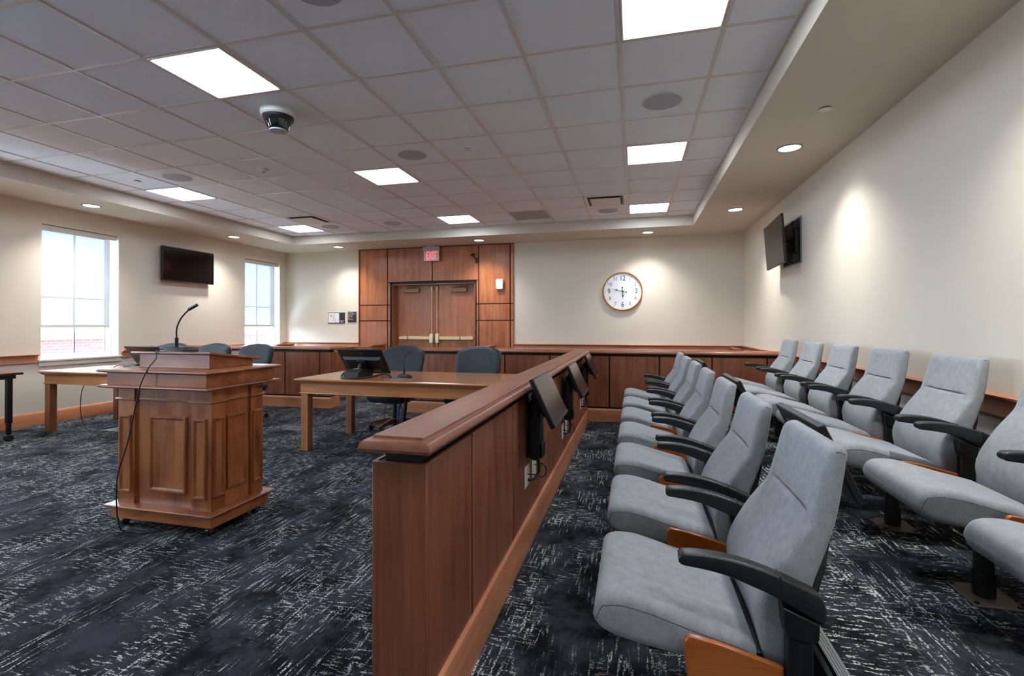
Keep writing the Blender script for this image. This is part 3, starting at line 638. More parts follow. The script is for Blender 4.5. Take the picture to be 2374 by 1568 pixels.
def back_loops():
    zs_ = [.300, .303, .310, .320, .335, .352, .37, .395, .42, .45, .48, .51, .54, .57, .60, .63, .66, .69, .71, .730, .742, .750, .7545, .757, .7595, .764, .772, .785, .80, .83, .86, .885, .905, .919, .930, .937, .942, .945, .947]
    out = []
    for z in zs_:
        f, r, hw = interp(BACK_K, z)
        hd = (r - f) / 2; xc = (r + f) / 2
        dip = .017 * math.exp(-((z - .757) / .0035) ** 2) - .006 * math.exp(-((z - .738) / .018) ** 2)
        lp = []
        for a, b in back_sec(hd, hw):
            u = abs(b) / hw
            x = xc + a
            if a < 0:
                inner = max(0.0, 1 - (u / .72) ** 6)
                x += dip * inner * min(1.0, -a / hd)
                x += .008 * (1 - min(1, u / .85) ** 2) * min(1.0, -a / hd)     # slightly dished between the side bolsters
            lp.append((x, b, z))
        out.append(lp)
    return out
def back_sec(hd, hw):
    # rounded rectangle in (x, y) with many points along the front face
    r = min(.017, hd * .95); pts = []
    n = 14
    for i in range(n + 1): pts.append((-hd, -(hw - r) + 2 * (hw - r) * i / n))
    for i in range(1, 5): t = PI - PI / 2 * i / 4; pts.append((-hd + r + r * math.cos(t), hw - r + r * math.sin(t)))
    for i in range(5): t = PI / 2 - PI / 2 * i / 4; pts.append((hd - r + r * math.cos(t), hw - r + r * math.sin(t)))
    for i in range(4): pts.append((hd, (hw - r) - 2 * (hw - r) * (i + 1) / 4))
    for i in range(1, 5): t = -PI / 2 * i / 4; pts.append((hd - r + r * math.cos(t), -(hw - r) + r * math.sin(t)))
    for i in range(4): t = -PI / 2 - PI / 2 * i / 4; pts.append((-hd + r + r * math.cos(t), -(hw - r) + r * math.sin(t)))
    return pts
ARM_K = [(.198, .650, .632), (.203, .656, .627), (.215, .659, .624), (.26, .661, .620), (.32, .657, .610), (.38, .646, .590), (.43, .631, .572), (.47, .617, .552), (.51, .601, .531), (.535, .590, .517), (.547, .575, .512), (.551, .560, .522)]
def make_juror():
    t = thing('juror_chair', 'x', 'jury seat', (0, 0, 0), group='grey jury seats')
    s = MB().loft(seat_loops()).build('seat', 'fabric', t, smooth=60)
    for sd in (-1, 1):
        pts = []
        for x in (-.012, .0, .02, .05, .12, .20, .28, .345, .378):
            zt, zb = interp(SEAT_K, x); pts.append((x, sd * .2435, zt - .026))
        pts = [(-.028, sd * .238, .415)] + pts + [(.395, sd * .232, .370)]
        MB().tube(pts, .0014, 6, sub=4).build('seam', 'seam', s, smooth=60)
    b = MB().loft(back_loops()).build('backrest', 'fabric', t, smooth=60)
    for sd in (-1, 1):
        pts = []
        for z in (.33, .38, .44, .52, .60, .68, .76, .84, .90, .925):
            f, r, hw = interp(BACK_K, z); pts.append((f + .018, sd * (hw - .0035), z))
        pts += [(.610, sd * (.2125 - .004), .936), (.628, sd * .209, .93)]
        MB().tube(pts, .0012, 6, sub=4).build('seam', 'seam', b, smooth=60)
    MB().tube([(.5665, y_, .757) if abs(y_) < .15 else (.5545, y_, .757) for y_ in (-.205, -.17, -.14, -.07, 0, .07, .14, .17, .205)], .0018, 6, sub=3).build('seam', 'seam', b, smooth=60)
    sh = []
    for z, f, r, hw in ((.285, .49, .515, .17), (.30, .484, .53, .20), (.36, .50, .545, .222), (.45, .508, .552, .232), (.55, .52, .560, .228), (.62, .545, .582, .215), (.68, .575, .600, .19), (.70, .588, .604, .17)):
        sh.append([((f + r) / 2 + a, c, z) for a, c in rrect((r - f) / 2, hw, .02, 4)])
    MB().loft(sh).build('back_shell', 'black', t, smooth=50)
    for sd in (-1, 1):
        yc = sd * .275; lp = []
        for x in (.198, .2, .203, .208, .215, .235, .26, .29, .32, .35, .38, .405, .43, .45, .47, .49, .51, .525, .535, .542, .547, .551):
            zt, zb = interp(ARM_K, x); h = (zt - zb) / 2; e = 1 if x > .21 else .86 + .14 * (x - .198) / .012
            lp.append([(x, yc + a, (zt + zb) / 2 + c) for a, c in rrect(.0235 * e, h, min(.009, h * .9), 3)])
        a_ = MB().loft(lp).build('armrest', 'black_arm', t, smooth=40)
        MB().box(.4465, .4495, yc - .0238, yc + .0238, .560, .6262).build('joint_line', 'black_gap', a_)
        cp_ = MB()
        cp_.cyl((.502, yc + sd * .023, .562), (.502, yc + sd * .0255, .562), .0165, n=24)
        cp_.build('pivot_cap', 'black', a_, smooth=40)
        p_ = MB().prism([(.452, .548), (.538, .515), (.536, .475), (.526, .462), (.462, .470), (.455, .50)], yc - .024, yc + .024, 'y')
        p_.prism([(.463, .475), (.524, .468), (.524, .25), (.463, .25)], yc - .019, yc + .019, 'y')
        ap = p_.build('arm_post', 'black_metal', t, bevel=.004)
        sl = MB()
        for q in (-1, 1): sl.box(.488, .500, yc + q * .0175, yc + q * .0198, .300, .462)
        sl.build('post_slot', 'black_gap', ap)
        poly = [(.213, .385)] + [(.235 + .022 * math.cos(q), .405 + .022 * math.sin(q)) for q in (PI, PI * .85, PI * .7, PI * .58)] + [(.30, .417), (.46, .379), (.462, .26), (.44, .235), (.27, .235), (.225, .27)]
        MB().prism(poly, yc - sd * .006 - .009, yc - sd * .006 + .009, 'y').build('side_panel', 'orange', t, bevel=.004)
    MB().box(.402, .448, -.225, .225, .305, .380).box(.455, .53, -.292, .292, .235, .285).box(.29, .47, -.03, .03, .245, .31).box(.12, .40, -.19, .19, .318, .345).cyl((.30, 0, .24), (.30, 0, .33), .05, n=20).build('under_frame', 'black_metal', t, bevel=.004)  # first box: dark filler standing in for shade between seat and back
    MB().cyl((.300, 0, .19), (.300, 0, .30), .0225, n=24).cyl((.300, 0, .008), (.300, 0, .195), .033, n=24).cyl((.300, 0, .008), (.300, 0, .105), .0375, n=24).build('pedestal', 'black_metal', t, smooth=40)
    pl = MB().box(.215, .390, -.098, .098, .0005, .007).build('floor_plate', 'plate', t, bevel=.002)
    bo = MB()
    for a in (.232, .373):
        for c in (-.08, .08): bo.cyl((a, c, .006), (a, c, .013), .009, n=6)
    bo.build('bolts', 'black_metal', pl)
    return t
ORD = ['nearest the viewpoint', 'second from the near end', 'third from the near end', 'fourth, in the middle', 'third from the far end', 'second from the far end', 'at the far end by the bar']
proto = make_juror(); used = False
for r, (x0, z0, rowname) in enumerate(((0, 0, 'front row by the divider'), (1.165, ZP + .0005, 'back row on the platform'))):
    for k in range(7):
        c = proto if not used else copy_tree(proto); used = True
        c.location = (x0, 2.98 - .732 * (6 - k), z0)
        c['label'] = 'grey jury seat, %s, %s' % (rowname, ORD[k]); c['group'] = 'grey jury seats'

# ------------------------------------------------------------------ jury monitors
def jury_monitor(loc, tilt, label, stand=False, cut=False):
    # local: screen faces +X, centre at origin, tilted back about Y
    t = thing('monitor', label, 'monitor', loc, group='tilted jury monitors')
    R = Matrix.Rotation(tilt, 4, 'Y')
    def mk(m, name, mat, parent, **k):
        m.v = [tuple(R @ Vector(p)) for p in m.v]; return m.build(name, mat, parent, **k)
    mk(MB().box(-.016, .010, -.252, .252, -.142, .142), 'casing', 'black', t, bevel=.004)
    mk(MB().box(.0101, .0108, -.243, .243, -.118, .133), 'screen', 'screen_matte', t)
    mk(MB().box(.0101, .0125, -.252, .252, -.141, -.122), 'chin', 'black_arm', t)
    mk(MB().prism([(-.05, -.07), (-.017, -.11), (-.017, .10), (-.05, .06)], -.16, .16, 'y'), 'rear_cover', 'black', t, bevel=.006)
    return t
TILT = -math.atan2(.12, .255)
for k, (y, z, lab) in enumerate([(-.315, .862, 'nearest of three on the divider'), (1.148, .812, 'middle of three on the divider'), (2.61, .812, 'farthest of three on the divider, by the bar')]):
    jury_monitor((-.388, y, z), TILT, 'black monitor tilted toward the jury seats, ' + lab)
    w_ = thing('monitor_mount', 'black monitor mount on the divider face, ' + ['nearest', 'middle', 'farthest'][k] + ' of three', 'monitor mount', (X1, y, z), group='monitor mounts on the divider')
    MB().box(.0008, .012, -.055, .055, -.345, .02).build('wall_plate', 'black_metal', w_, bevel=.003)
    pod = [[(.013 + .034 + a * .0, c, zz) for a, c in ()] for zz in ()]
    lp = []
    for zz, hd, hw in ((-.36, .018, .045), (-.35, .028, .058), (-.33, .034, .064), (-.15, .036, .064), (-.05, .034, .062), (-.02, .028, .055), (-.01, .018, .044)):
        lp.append([(.014 + .036 + a, c, zz) for a, c in rrect(hd, hw, .018, 4)])
    MB().loft(lp).build('cable_sleeve', 'black', w_, smooth=40)
    MB().prism([(-.05, -.345), (.05, -.345), (.06, -.26), (-.06, -.26)], .086, .094, 'x').build('sleeve_pocket', 'black_arm', w_, bevel=.003)
    MB().tube([(.03, 0, -.012), (.05, 0, .015), (.085, 0, .012)], .016, 10).build('arm', 'black_metal', w_, smooth=40)
    # outlets and leads under it
    for q, (yo, lab2) in enumerate([(-.045, 'near'), (.155, 'far')]):
        o = thing('outlet_plate', 'white %s-side outlet plate below the %s divider monitor' % (lab2, ['nearest', 'middle', 'farthest'][k]), 'outlet', (X1, y + yo, z - .45), group='white outlet plates on the divider')
        MB().box(.0008, .006, -.057, .057, -.060, .060).build('plate', 'white', o, bevel=.002)
        MB().box(.006, .0075, -.030, .030, -.045, -.008).box(.006, .0075, -.030, .030, .008, .045).build('socket_insert', 'sill', o)
    c = MB().tube([(.052, .02, -.355), (.060, .03, -.41), (.055, .02, -.455), (.035, -.01, -.475), (.007, -.045, -.472)], .0085, 8)
    c.tube([(.007, -.045, -.44), (.035, .02, -.46), (.075, .09, -.49), (.085, .13, -.455), (.06, .12, -.42), (.03, .14, -.435), (.007, .155, -.44)], .0035, 6)
    c.tube([(.10, .06, -.03), (.10, .10, -.09), (.07, .09, -.12), (.05, .06, -.10)], .003, 6)
    tag(c.build('monitor_leads', 'cable', smooth=60, loc=(X1, y, z)), 'black power and video leads looping below the %s divider monitor' % ['nearest', 'middle', 'farthest'][k], 'cable', 'leads below the divider monitors')
for k, (y, lab) in enumerate([(-1.01, 'nearest of three, behind the near front seats'), (.33, 'middle of three behind the front row'), (1.85, 'farthest of three behind the front row')]):
    jury_monitor((.752, y, .812), TILT, 'black monitor seen from behind, ' + lab)
    s = thing('monitor_stand', 'black monitor stand post behind the front jury row, ' + ['nearest', 'middle', 'farthest'][k] + ' of three', 'monitor stand', (.662, y, .0005), group='monitor stands on the platform')
    MB().box(-.06, .028, -.06, .06, 0, .008).build('foot_plate', 'black_metal', s, bevel=.002)
    MB().box(-.016, .014, -.035, .035, .008, .80).build('post', 'black_metal', s, bevel=.004)
    MB().box(.0141, .03, -.045, .045, .76, .82).build('head', 'black', s, bevel=.003)

# ================================================================== LECTERN
lt = thing('lectern', 'wooden lectern with panelled sides, stepped top and black casters', 'lectern', (-2.755, -.49, 0))
LX0, LX1, LY0, LY1 = -.370, .365, -.210, .210            # body, local
fr_ = .020                                             # pilaster projection
b = MB(); b.box(LX0 + fr_, LX1 - fr_, LY0 + fr_, LY1 - fr_, .1505, .889)
b.build('body', 'lect_z', lt)
pw = .135
def pil(x0, x1, y0, y1):
    return MB().box(x0, x1, y0, y1, .150, .888).build('pilaster', 'lect_z', lt, bevel=.002, seg=1)
sw = .105
for x0, x1 in ((LX0, LX0 + pw), (LX1 - pw - .02, LX1)):
    for y0, y1 in ((LY0, LY0 + sw), (LY1 - sw, LY1)):
        pil(x0, x1, y0, y1)
def mould(x0, x1, z0, z1, d0, s, axis, w=.028):
    m = MB().frame(x0, x1, z0, z1, w, d0 + s * .0006, d0 + s * .013, axis)
    o = m.build('panel_moulding', 'lect_z', lt, smooth=25)
    i = MB()
    a = d0 + s * .0004
    if axis == 'y': i.box(x0 + w * .9, x1 - w * .9, a, a + s * .002, z0 + w * .9, z1 - w * .9)
    else: i.box(a, a + s * .002, x0 + w * .9, x1 - w * .9, z0 + w * .9, z1 - w * .9)
    i.build('panel_field', 'lect_z', o)
for s, yp in ((-1, LY0), (1, LY1)):
    mould(LX0 + .018, LX0 + pw - .018, .222, .712, yp, s, 'y', .024); mould(LX1 - pw + .0, LX1 - .036, .222, .712, yp, s, 'y', .024)
    mould(-.132, .162, .235, .716, yp - s * fr_, s, 'y', .030)
for s, xp in ((-1, LX0), (1, LX1)):
    mould(LY0 + .010, LY0 + .095, .232, .716, xp, s, 'x', .022); mould(LY1 - .095, LY1 - .010, .232, .716, xp, s, 'x', .022)
    mould(-.085, .085, .245, .716, xp - s * fr_, s, 'x', .028)
# frieze moulding stepping round the pilasters
fm = MB()
def ring(x0, x1, y0, y1, z0, z1, o, m):
    m.box(x0 - o, x1 + o, y0 - o, y1 + o, z0, z1)
for x0, x1 in ((LX0, LX0 + pw), (LX1 - pw - .02, LX1)): ring(x0, x1, LY0, LY0 + sw, .806, .820, .012, fm); ring(x0, x1, LY1 - sw, LY1, .806, .820, .012, fm)
ring(LX0 + fr_, LX1 - fr_, LY0 + fr_, LY1 - fr_, .806, .820, .012, fm)
fm.build('frieze_moulding', 'lect_x', lt, bevel=.004)
def slab_prof(x0, x1, y0, y1, z0, z1, mat, name):
    h = z1 - z0; L = lambda i, z: [(x0 + i, y0 + i, z), (x1 - i, y0 + i, z), (x1 - i, y1 - i, z), (x0 + i, y1 - i, z)]
    return MB().loft([L(.022, z0), L(.008, z0 + h * .18), L(0, z0 + h * .5), L(.004, z0 + h * .85), L(.014, z1)]).build(name, mat, lt, smooth=40)
slab_prof(-.435, .420, -.298, .322, .888, .908, 'lect_x', 'lower_ledge')
MB().box(-.388, .385, -.268, .290, .9081, .9838).build('apron', 'lect_x', lt, bevel=.002, seg=1)
slab_prof(-.438, .424, -.303, .325, .984, 1.006, 'lect_x', 'upper_ledge')
MB().prism([(-.125, 1.006), (.235, 1.006), (.235, 1.046), (-.125, 1.094)], -.300, .262, 'x').build('reading_box', 'lect_x', lt, bevel=.002, seg=1)
MB().prism([(-.160, 1.099), (.275, 1.041), (.275, 1.053), (.268, 1.057), (-.153, 1.113), (-.160, 1.110)], -.335, .298, 'x').build('reading_board', 'lect_x', lt, bevel=.003)
MB().box(-.390, .390, -.236, .236, .062, .136).build('plinth', 'lect_x', lt, bevel=.003)
slab_prof(-.418, .420, -.268, .268, .134, .152, 'lect_x', 'plinth_moulding')
for x in (-.34, .33):
    for y in (-.185, .185):
        c = MB().cyl((x - .012, y, .028), (x + .012, y, .028), .0275, n=20).build('caster', 'black', lt, smooth=40)
        MB().box(x - .02, x + .02, y - .012, y + .012, .045, .061).box(x - .018, x - .0135, y - .02, y + .012, .02, .06).box(x + .0135, x + .018, y - .02, y + .012, .02, .06).build('fork', 'steel', c)

def gooseneck(loc, label, stem, rz=0, sizes=(.095, .055), tagblue=False, parent_group=None):
    t = thing('microphone', label, 'microphone', loc, rz, group=parent_group)
    a, b_ = sizes
    L = lambda i, z: [(-a + i, -b_ + i, z), (a - i, -b_ + i, z), (a - i, b_ - i, z), (-a + i, b_ - i, z)]
    MB().loft([L(0, .0008), L(0, .016), L(.012, .030), L(.035, .040)]).build('base', 'black', t, bevel=.004)
    n = len(stem)
    MB().tube([stem[0], stem[1]], .012, 12, smooth=False).build('stem_collar', 'black', t, smooth=40)
    MB().tube(stem[1:-1], .0052, 10).build('gooseneck', 'black', t, smooth=60)
    p, q = Vector(stem[-2]), Vector(stem[-1])
    MB().tube([p + (p - q) * .1, q], .0105, 14, smooth=False).build('capsule', 'black', t, smooth=40)
    if tagblue: MB().box(-.040, -.028, -b_ - .001, -b_ + .012, .004, .022).build('blue_tag', 'blue', t)
    return t
gooseneck((-2.915, -.45, 1.098), 'tall black gooseneck microphone on the lectern', [(-.027, 0, .035), (-.026, 0, .098), (-.024, 0, .165), (.014, 0, .234), (.083, 0, .293), (.146, 0, .320)], sizes=(.098, .062))
tag(MB().tube([(-3.012, -.475, 1.116), (-2.985, -.52, 1.120), (-2.905, -.63, 1.113), (-2.80, -.715, 1.075), (-2.775, -.785, 1.02), (-2.805, -.808, .925), (-2.832, -.812, .82), (-2.850, -.814, .742), (-2.90, -.815, .556), (-2.955, -.815, .421), (-2.985, -.812, .313), (-2.99, -.808, .181), (-2.985, -.80, .07), (-2.965, -.785, .012), (-2.90, -.765, .007), (-2.83, -.765, .007), (-2.76, -.70, .007), (-2.70, -.62, .007)], .0036, 8).build('microphone_cable', 'cable', smooth=60), 'black microphone cable hanging down the lectern front to the carpet', 'cable')

# ================================================================== TABLES
def table(loc, label):
    t = thing('counsel_table', label, 'table', loc, group='wooden counsel tables')
    Wx, Wy, H = 1.06, .505, .737
    L = lambda i, z: [(-Wx + i, -Wy + i, z), (Wx - i, -Wy + i, z), (Wx - i, Wy - i, z), (-Wx + i, Wy - i, z)]
    MB().loft([L(.045, H - .052), L(.035, H - .048), L(.022, H - .034), L(.016, H - .026), L(.004, H - .022), L(0, H - .014), L(.004, H - .006), L(.014, H), ]).build('tabletop', 'oak_x', t, smooth=30)
    ap = MB()
    a0, a1, c0, c1 = -Wx + .05, Wx - .05, -Wy + .05, Wy - .05
    ap.box(a0, a1, c0, c0 + .022, .592, H - .052).box(a0, a1, c1 - .022, c1, .592, H - .052).box(a0, a0 + .022, c0 + .022, c1 - .022, .592, H - .052).box(a1 - .022, a1, c0 + .022, c1 - .022, .592, H - .052)
    ap.build('apron', 'oak_x', t)
    be = MB()
    for x0, x1, y0, y1 in ((a0 - .010, a1 + .010, c0 - .010, c0 + .024), (a0 - .010, a1 + .010, c1 - .024, c1 + .010), (a0 - .010, a0 + .024, c0 + .024, c1 - .024), (a1 - .024, a1 + .010, c0 + .024, c1 - .024)): be.box(x0, x1, y0, y1, .580, .593)
    be.build('apron_bead', 'oak_x', t, bevel=.004)
    for sx in (-1, 1):
        for sy in (-1, 1):
            x = sx * (Wx - .098); y = sy * (Wy - .088) if sy < 0 else sy * (Wy - .12)
            l = MB().box(x - .040, x + .040, y - .040, y + .040, .0005, .592).build('leg', 'oak_z', t, bevel=.003)
            MB().box(x - .0405, x + .0405, y - .0405, y + .0405, .090, .0925).build('foot_groove', 'darkwood', l)
    return t
T1, T2 = (-2.220, 1.665, 0), (-5.810, 1.665, 0)
table(T1, 'wooden counsel table between the lectern and the jury divider'); table(T2, 'wooden counsel table below the windows, behind the lectern')
HT = .7372
def desk_monitor(x, y, label, yaw=0.0):
    t = thing('desk_monitor', label, 'monitor', (x, y, HT), yaw, group='monitors on the counsel tables')
    R = Matrix.Translation((0, 0, .158)) @ Matrix.Rotation(math.radians(37), 4, 'X')
    def mk(m, name, mat, parent, **k):
        m.v = [tuple(R @ Vector(p)) for p in m.v]; return m.build(name, mat, parent, **k)
    c = mk(MB().loft([[(-.258, 0, -.155), (.258, 0, -.155), (.258, 0, .168), (-.258, 0, .168)], [(-.262, -.008, -.160), (.262, -.008, -.160), (.262, -.008, .172), (-.262, -.008, .172)], [(-.262, -.020, -.160), (.262, -.020, -.160), (.262, -.020, .172), (-.262, -.020, .172)]]), 'casing', 'black', t, bevel=.003)
    mk(MB().box(-.25, .25, -.0005, .001, -.145, .160), 'screen', 'screen', c)
    mk(MB().loft([[(-.235, -.020, -.150), (.235, -.020, -.150), (.235, -.020, .075), (-.235, -.020, .075)], [(-.205, -.048, -.135), (.205, -.048, -.135), (.205, -.048, .048), (-.205, -.048, .048)]]), 'rear_bulge', 'black', c, bevel=.003)
    mk(MB().box(-.045, .045, -.075, -.0485, -.03, .06), 'hinge_block', 'black_arm', t, bevel=.005)
    MB().tube([(0, -.10, .08), (0, -.09, .11), (0, -.06, .14)], .022, 12).build('hinge_neck', 'black', t, smooth=40)
    mk(MB().box(.09, .19, -.0492, -.0482, -.125, -.075), 'rating_label', 'plate', c)
    mk(MB().box(-.03, .03, -.0215, -.0205, .118, .124), 'logo_strip', 'plate', c)
    MB().prism([(-.285, .0005), (.03, .0005), (.03, .03), (-.035, .082), (-.21, .085), (-.262, .060)], -.085, .085, 'x').build('stand', 'black', t, bevel=.006)
    MB().box(-.028, .028, -.19, -.15, .0855, .0875).build('stand_label', 'white', t)
    return t
desk_monitor(-2.735, 1.615, 'black touch monitor seen from behind on the right counsel table')
desk_monitor(-5.73, 1.64, 'black monitor seen from behind on the left counsel table, half hidden by the lectern')
tag(MB().tube([(-2.885, 1.62, .815), (-2.90, 1.52, .79), (-2.875, 1.40, .752), (-2.79, 1.285, .7475), (-2.66, 1.262, .7475), (-2.56, 1.285, .7475), (-2.46, 1.345, .765), (-2.39, 1.40, .785), (-2.33, 1.40, .77), (-2.31, 1.40, .740)], .0095, 10).build('monitor_cable', 'cable', smooth=60), 'thick black cable curving from the monitor to the table grommet', 'cable')
tag(MB().box(-2.342, -2.150, 1.312, 1.462, HT, HT + .005).build('cable_grommet', 'steel', bevel=.002), 'grey metal cable plate set in the right counsel table', 'cable plate')
MICG = 'gooseneck microphones on the counsel tables'
gooseneck((-2.216, 1.518, HT), 'small black gooseneck microphone with a blue tag on the right counsel table', [(-.006, 0, .038), (-.006, 0, .105), (-.004, 0, .19), (.018, 0, .245), (.050, 0, .262), (.062, 0, .262)], sizes=(.062, .045), tagblue=True, parent_group=MICG)
gooseneck((-5.895, 1.865, HT), 'small black gooseneck microphone on the left counsel table behind the lectern', [(.006, 0, .038), (.006, 0, .105), (.004, 0, .19), (.02, 0, .245), (.055, 0, .270), (.105, 0, .268)], rz=PI, sizes=(.062, .045), parent_group=MICG)
tag(MB().tube([(-6.03, 1.42, .7415), (-6.02, 1.44, .78), (-5.98, 1.48, .80), (-5.93, 1.53, .79), (-5.89, 1.58, .76), (-5.86, 1.60, .7415)], .005, 8).build('table_cable', 'cable_blue', smooth=60), 'thin dark blue cable looping up from the left counsel table', 'cable')
ut = MB().tube([(-2.42, 1.55, .57), (-2.46, 1.57, .40), (-2.50, 1.6, .20), (-2.44, 1.62, .03), (-2.40, 1.6, .008)], .004, 6)
ut.tube([(-2.30, 1.58, .57), (-2.32, 1.6, .36), (-2.36, 1.6, .15), (-2.40, 1.6, .008)], .006, 6)
tag(ut.build('table_leads', 'cable', smooth=60), 'black leads hanging under the right counsel table', 'cable')
tag(MB().tube([(-2.31, 1.60, .57), (-2.315, 1.6, .46), (-2.345, 1.6, .33), (-2.32, 1.61, .27), (-2.29, 1.61, .36), (-2.31, 1.61, .46)], .006, 6).build('network_cable', 'cable_blue', smooth=60), 'bright blue network cable hanging under the right counsel table', 'cable')
tag(MB().tube([(-2.235, 1.6, .585), (-2.25, 1.6, .40), (-2.275, 1.6, .20), (-2.285, 1.6, .001)], .018, 12).build('cable_conduit', 'black_metal', smooth=60), 'black cable tube running from the right counsel table to the carpet', 'cable')
ut2 = MB().tube([(-6.30, 1.30, .60), (-6.33, 1.28, .45), (-6.36, 1.3, .2), (-6.30, 1.34, .02), (-6.1, 1.42, .006)], .004, 6)
tag(ut2.build('table_leads', 'cable', smooth=60), 'black leads hanging under the left counsel table beside its leg', 'cable')
for x, y, lab in [(-3.99, 2.11, 'right of the lectern'), (-6.05, 1.52, 'under the left counsel table')]:
    t = thing('floor_box', 'flush metal floor outlet cover in the carpet ' + lab, 'floor box', (x, y, 0), group='floor outlet covers')
    MB().box(-.14, .14, -.10, .10, .0005, .006).build('cover', 'steel', t, bevel=.002); MB().box(-.05, .05, -.03, .03, .0061, .0075).build('latch', 'plate', t)

# folding table at the left edge
t = thing('folding_table', 'black-edged folding table on casters at the left edge', 'table', (-6.86, 0, 0))
MB().box(-.30, .30, -1.05, .845, .733, .757).build('edge_band', 'black', t, bevel=.003)
MB().box(-.296, .296, -1.046, .841, .7571, .7585).build('top_surface', 'orange', t)
MB().box(-.24, .26, -.95, .80, .69, .732).build('under_frame', 'black_metal', t, bevel=.004)
for y in (.755, -.90):
    for x in (-.22, .225):
        MB().box(x - .024, x + .024, y - .024, y + .024, .20, .69).box(x - .018, x + .018, y - .018, y + .018, .075, .20).build('leg', 'black_metal', t, bevel=.004)
        MB().cyl((x - .028, y, .034), (x - .004, y, .034), .0335, n=24).cyl((x + .004, y, .034), (x + .028, y, .034), .0335, n=24).cyl((x, y, .034), (x, y, .08), .009, n=10).build('caster', 'black', t, smooth=40)

# ================================================================== COUNSEL CHAIRS
def make_chair():
    t = thing('swivel_chair', 'x', 'office chair', (0, 0, 0), group='blue-black leather counsel chairs')   # faces -Y
    n = 26; outl = []
    def half(z): return .245 + .045 * min(1, (z - .50) / .22) if z < .80 else .29
    lo = []
    # back: lofted along thickness, outline with arched top
    def outline(s, y0):
        pts = []
        for i in range(n):
            u = -1 + 2 * i / (n - 1)
            top = .955 + .065 * (1 - abs(u) ** 2.2) - .05 * max(0, abs(u) - .9) * 10 * .5
            pts.append((u * .285, top))
        side = [(.288, .86), (.285, .76), (.268, .64), (.245, .55), (.20, .50)]
        pts = pts + side + [(-a, b) for a, b in reversed(side)]
        cx, cz = 0, .75
        out = []
        for a, b in pts:
            x = cx + (a - cx) * s; z = cz + (b - cz) * s
            y = y0 + .11 * ((z - .5) / .5) - .05 * math.exp(-((z - .62) / .12) ** 2) - .06 * (x / .29) ** 2
            out.append((x, y, z))
        return out
    lo = [outline(.86, .145), outline(.95, .155), outline(.99, .175), outline(1.0, .195), outline(.985, .225), outline(.93, .245)]
    MB().loft(lo).build('backrest', 'leather', t, smooth=60)
    sl = []
    for z, a, b in ((.375, .21, .20), (.384, .245, .235), (.41, .262, .25), (.455, .268, .256), (.475, .262, .25), (.488, .24, .228), (.492, .18, .17)):
        sl.append([(p, q - .03, z - (.012 if q < -.1 else 0)) for p, q in rrect(a, b, .09, 6)])
    MB().loft(sl).build('seat', 'leather', t, smooth=60)
    for sd in (-1, 1):
        MB().tube([(sd * .27, .17, .60), (sd * .30, .10, .645), (sd * .31, -.02, .66), (sd * .305, -.12, .645), (sd * .295, -.16, .60), (sd * .28, -.13, .50), (sd * .235, -.08, .42)], .019, 10).build('armrest', 'darkwood', t, smooth=60)
    MB().box(-.10, .10, -.13, .12, .335, .376).box(-.03, .03, .08, .19, .36, .40).prism([(.16, .36), (.19, .36), (.225, .56), (.20, .56)], -.04, .04, 'x').tube([(.10, -.02, .37), (.22, -.03, .365)], .007, 8, smooth=False).tube([(-.10, -.02, .37), (-.26, -.04, .352)], .007, 8, smooth=False).build('mechanism', 'black', t, smooth=40)
    MB().cyl((0, 0, .10), (0, 0, .25), .030, n=20).cyl((0, 0, .25), (0, 0, .35), .022, n=20).build('gas_column', 'black_metal', t, smooth=40)
    for k in range(5):
        a = math.radians(-100 + 72 * k); d = Vector((math.cos(a), math.sin(a), 0)); q = Vector((-d.y, d.x, 0)); lp = []
        for r, wd, zt, zb in ((.02, .030, .150, .085), (.12, .028, .143, .092), (.22, .024, .124, .088), (.30, .020, .103, .080), (.318, .012, .096, .082)):
            c = d * r; lp.append([c + q * wd + Vector((0, 0, zb)), c - q * wd + Vector((0, 0, zb)), c - q * wd * .8 + Vector((0, 0, zt)), c + q * wd * .8 + Vector((0, 0, zt))])
        MB().loft(lp).build('base_leg', 'darkwood', t, bevel=.005)
        c = d * .295
        MB().cyl(c + q * .024 + Vector((0, 0, .029)), c + q * .004 + Vector((0, 0, .029)), .0285, n=18).cyl(c - q * .024 + Vector((0, 0, .029)), c - q * .004 + Vector((0, 0, .029)), .0285, n=18).cyl(c + Vector((0, 0, .03)), c + Vector((0, 0, .082)), .008, n=10).build('caster', 'black', t, smooth=40)
    return t
cp_ = make_chair()
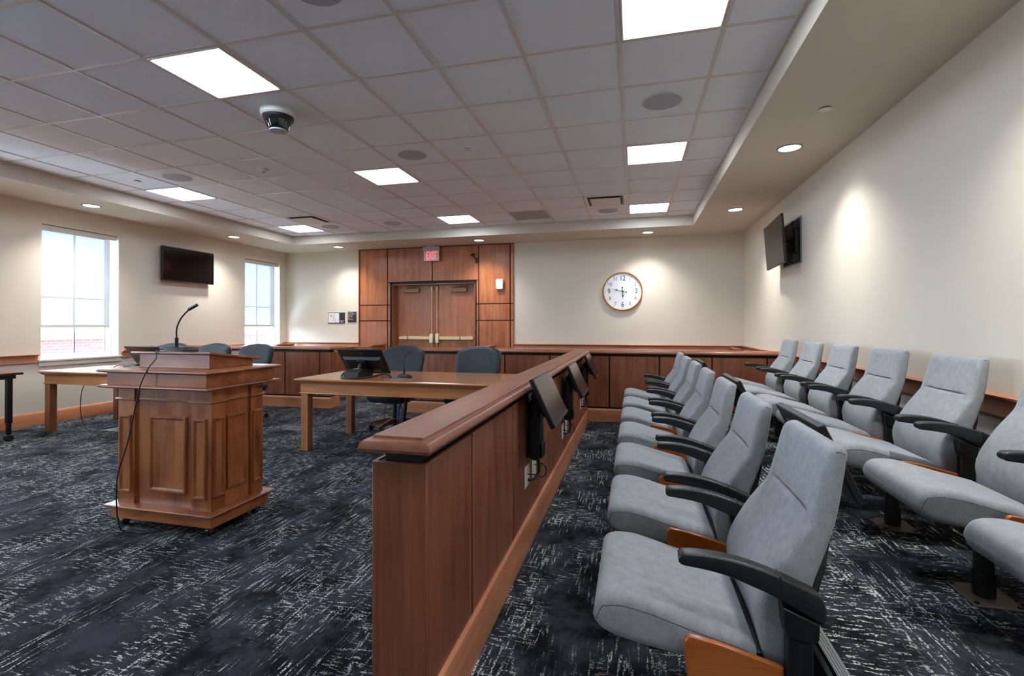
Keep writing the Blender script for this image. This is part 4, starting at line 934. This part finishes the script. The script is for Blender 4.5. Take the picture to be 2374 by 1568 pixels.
for k, (x, y, rz, lab) in enumerate([(-2.745, 2.33, .04, 'left of two at the right counsel table, beside the microphone'), (-1.755, 2.33, -.04, 'right of two at the right counsel table, close to the divider'),
                                     (-6.52, 2.42, .10, 'left of three at the left counsel table'), (-5.84, 2.47, -.03, 'middle of three behind the lectern microphone'), (-5.10, 2.45, -.06, 'right of three at the left counsel table')]):
    c = cp_ if k == 0 else copy_tree(cp_)
    c.location = (x, y, .0004); c.rotation_euler = (0, 0, rz); c['label'] = 'blue-black leather swivel chair, ' + lab

# ================================================================== LIGHT AND CAMERA
W = bpy.data.worlds.new('daylight'); sc.world = W; W.use_nodes = True
bg = W.node_tree.nodes['Background']; bg.inputs['Color'].default_value = (.66, .82, 1.0, 1); bg.inputs['Strength'].default_value = 20.0
for y0, y1 in WIN:
    al = bpy.data.lights.new('window_portal', 'AREA'); al.shape = 'RECTANGLE'; al.size = y1 - y0; al.size_y = WZ1 - WZ0; al.cycles.is_portal = True
    ao = bpy.data.objects.new('window_portal', al); COL.objects.link(ao)
    ao.location = (XL - .22, (y0 + y1) / 2, (WZ0 + WZ1) / 2); ao.rotation_euler = (0, -PI / 2, 0)

yaw, pitch, roll = math.radians(14.5231), math.radians(.4694), math.radians(-.0969)
f = Vector((-math.sin(yaw) * math.cos(pitch), math.cos(yaw) * math.cos(pitch), math.sin(pitch))); r = Vector((math.cos(yaw), math.sin(yaw), 0)); u = r.cross(f)
r2 = r * math.cos(roll) + u * math.sin(roll); u2 = u * math.cos(roll) - r * math.sin(roll)
cd = bpy.data.cameras.new('camera'); cam = bpy.data.objects.new('camera', cd); COL.objects.link(cam)
cam.matrix_world = Matrix(((r2.x, u2.x, -f.x, .0823), (r2.y, u2.y, -f.y, -3.1163), (r2.z, u2.z, -f.z, 1.2793), (0, 0, 0, 1)))
cd.sensor_width = 36; cd.sensor_fit = 'HORIZONTAL'; cd.lens = 36 * 1133.71 / 2374
cd.shift_x = (2374 / 2 - 1176.04) / 2374; cd.shift_y = (744.62 - 1568 / 2) / 2374
cd.clip_start = .02; cd.clip_end = 200
sc.camera = cam
vs = sc.view_settings; vs.view_transform = 'Standard'; vs.look = 'None'; vs.exposure = 0.95; vs.gamma = 1.0; vs.use_curve_mapping = False
sc.cycles.use_denoising = True
sc.cycles.max_bounces = 10; sc.cycles.diffuse_bounces = 6; sc.cycles.transparent_max_bounces = 16
sc.cycles.sample_clamp_indirect = 6
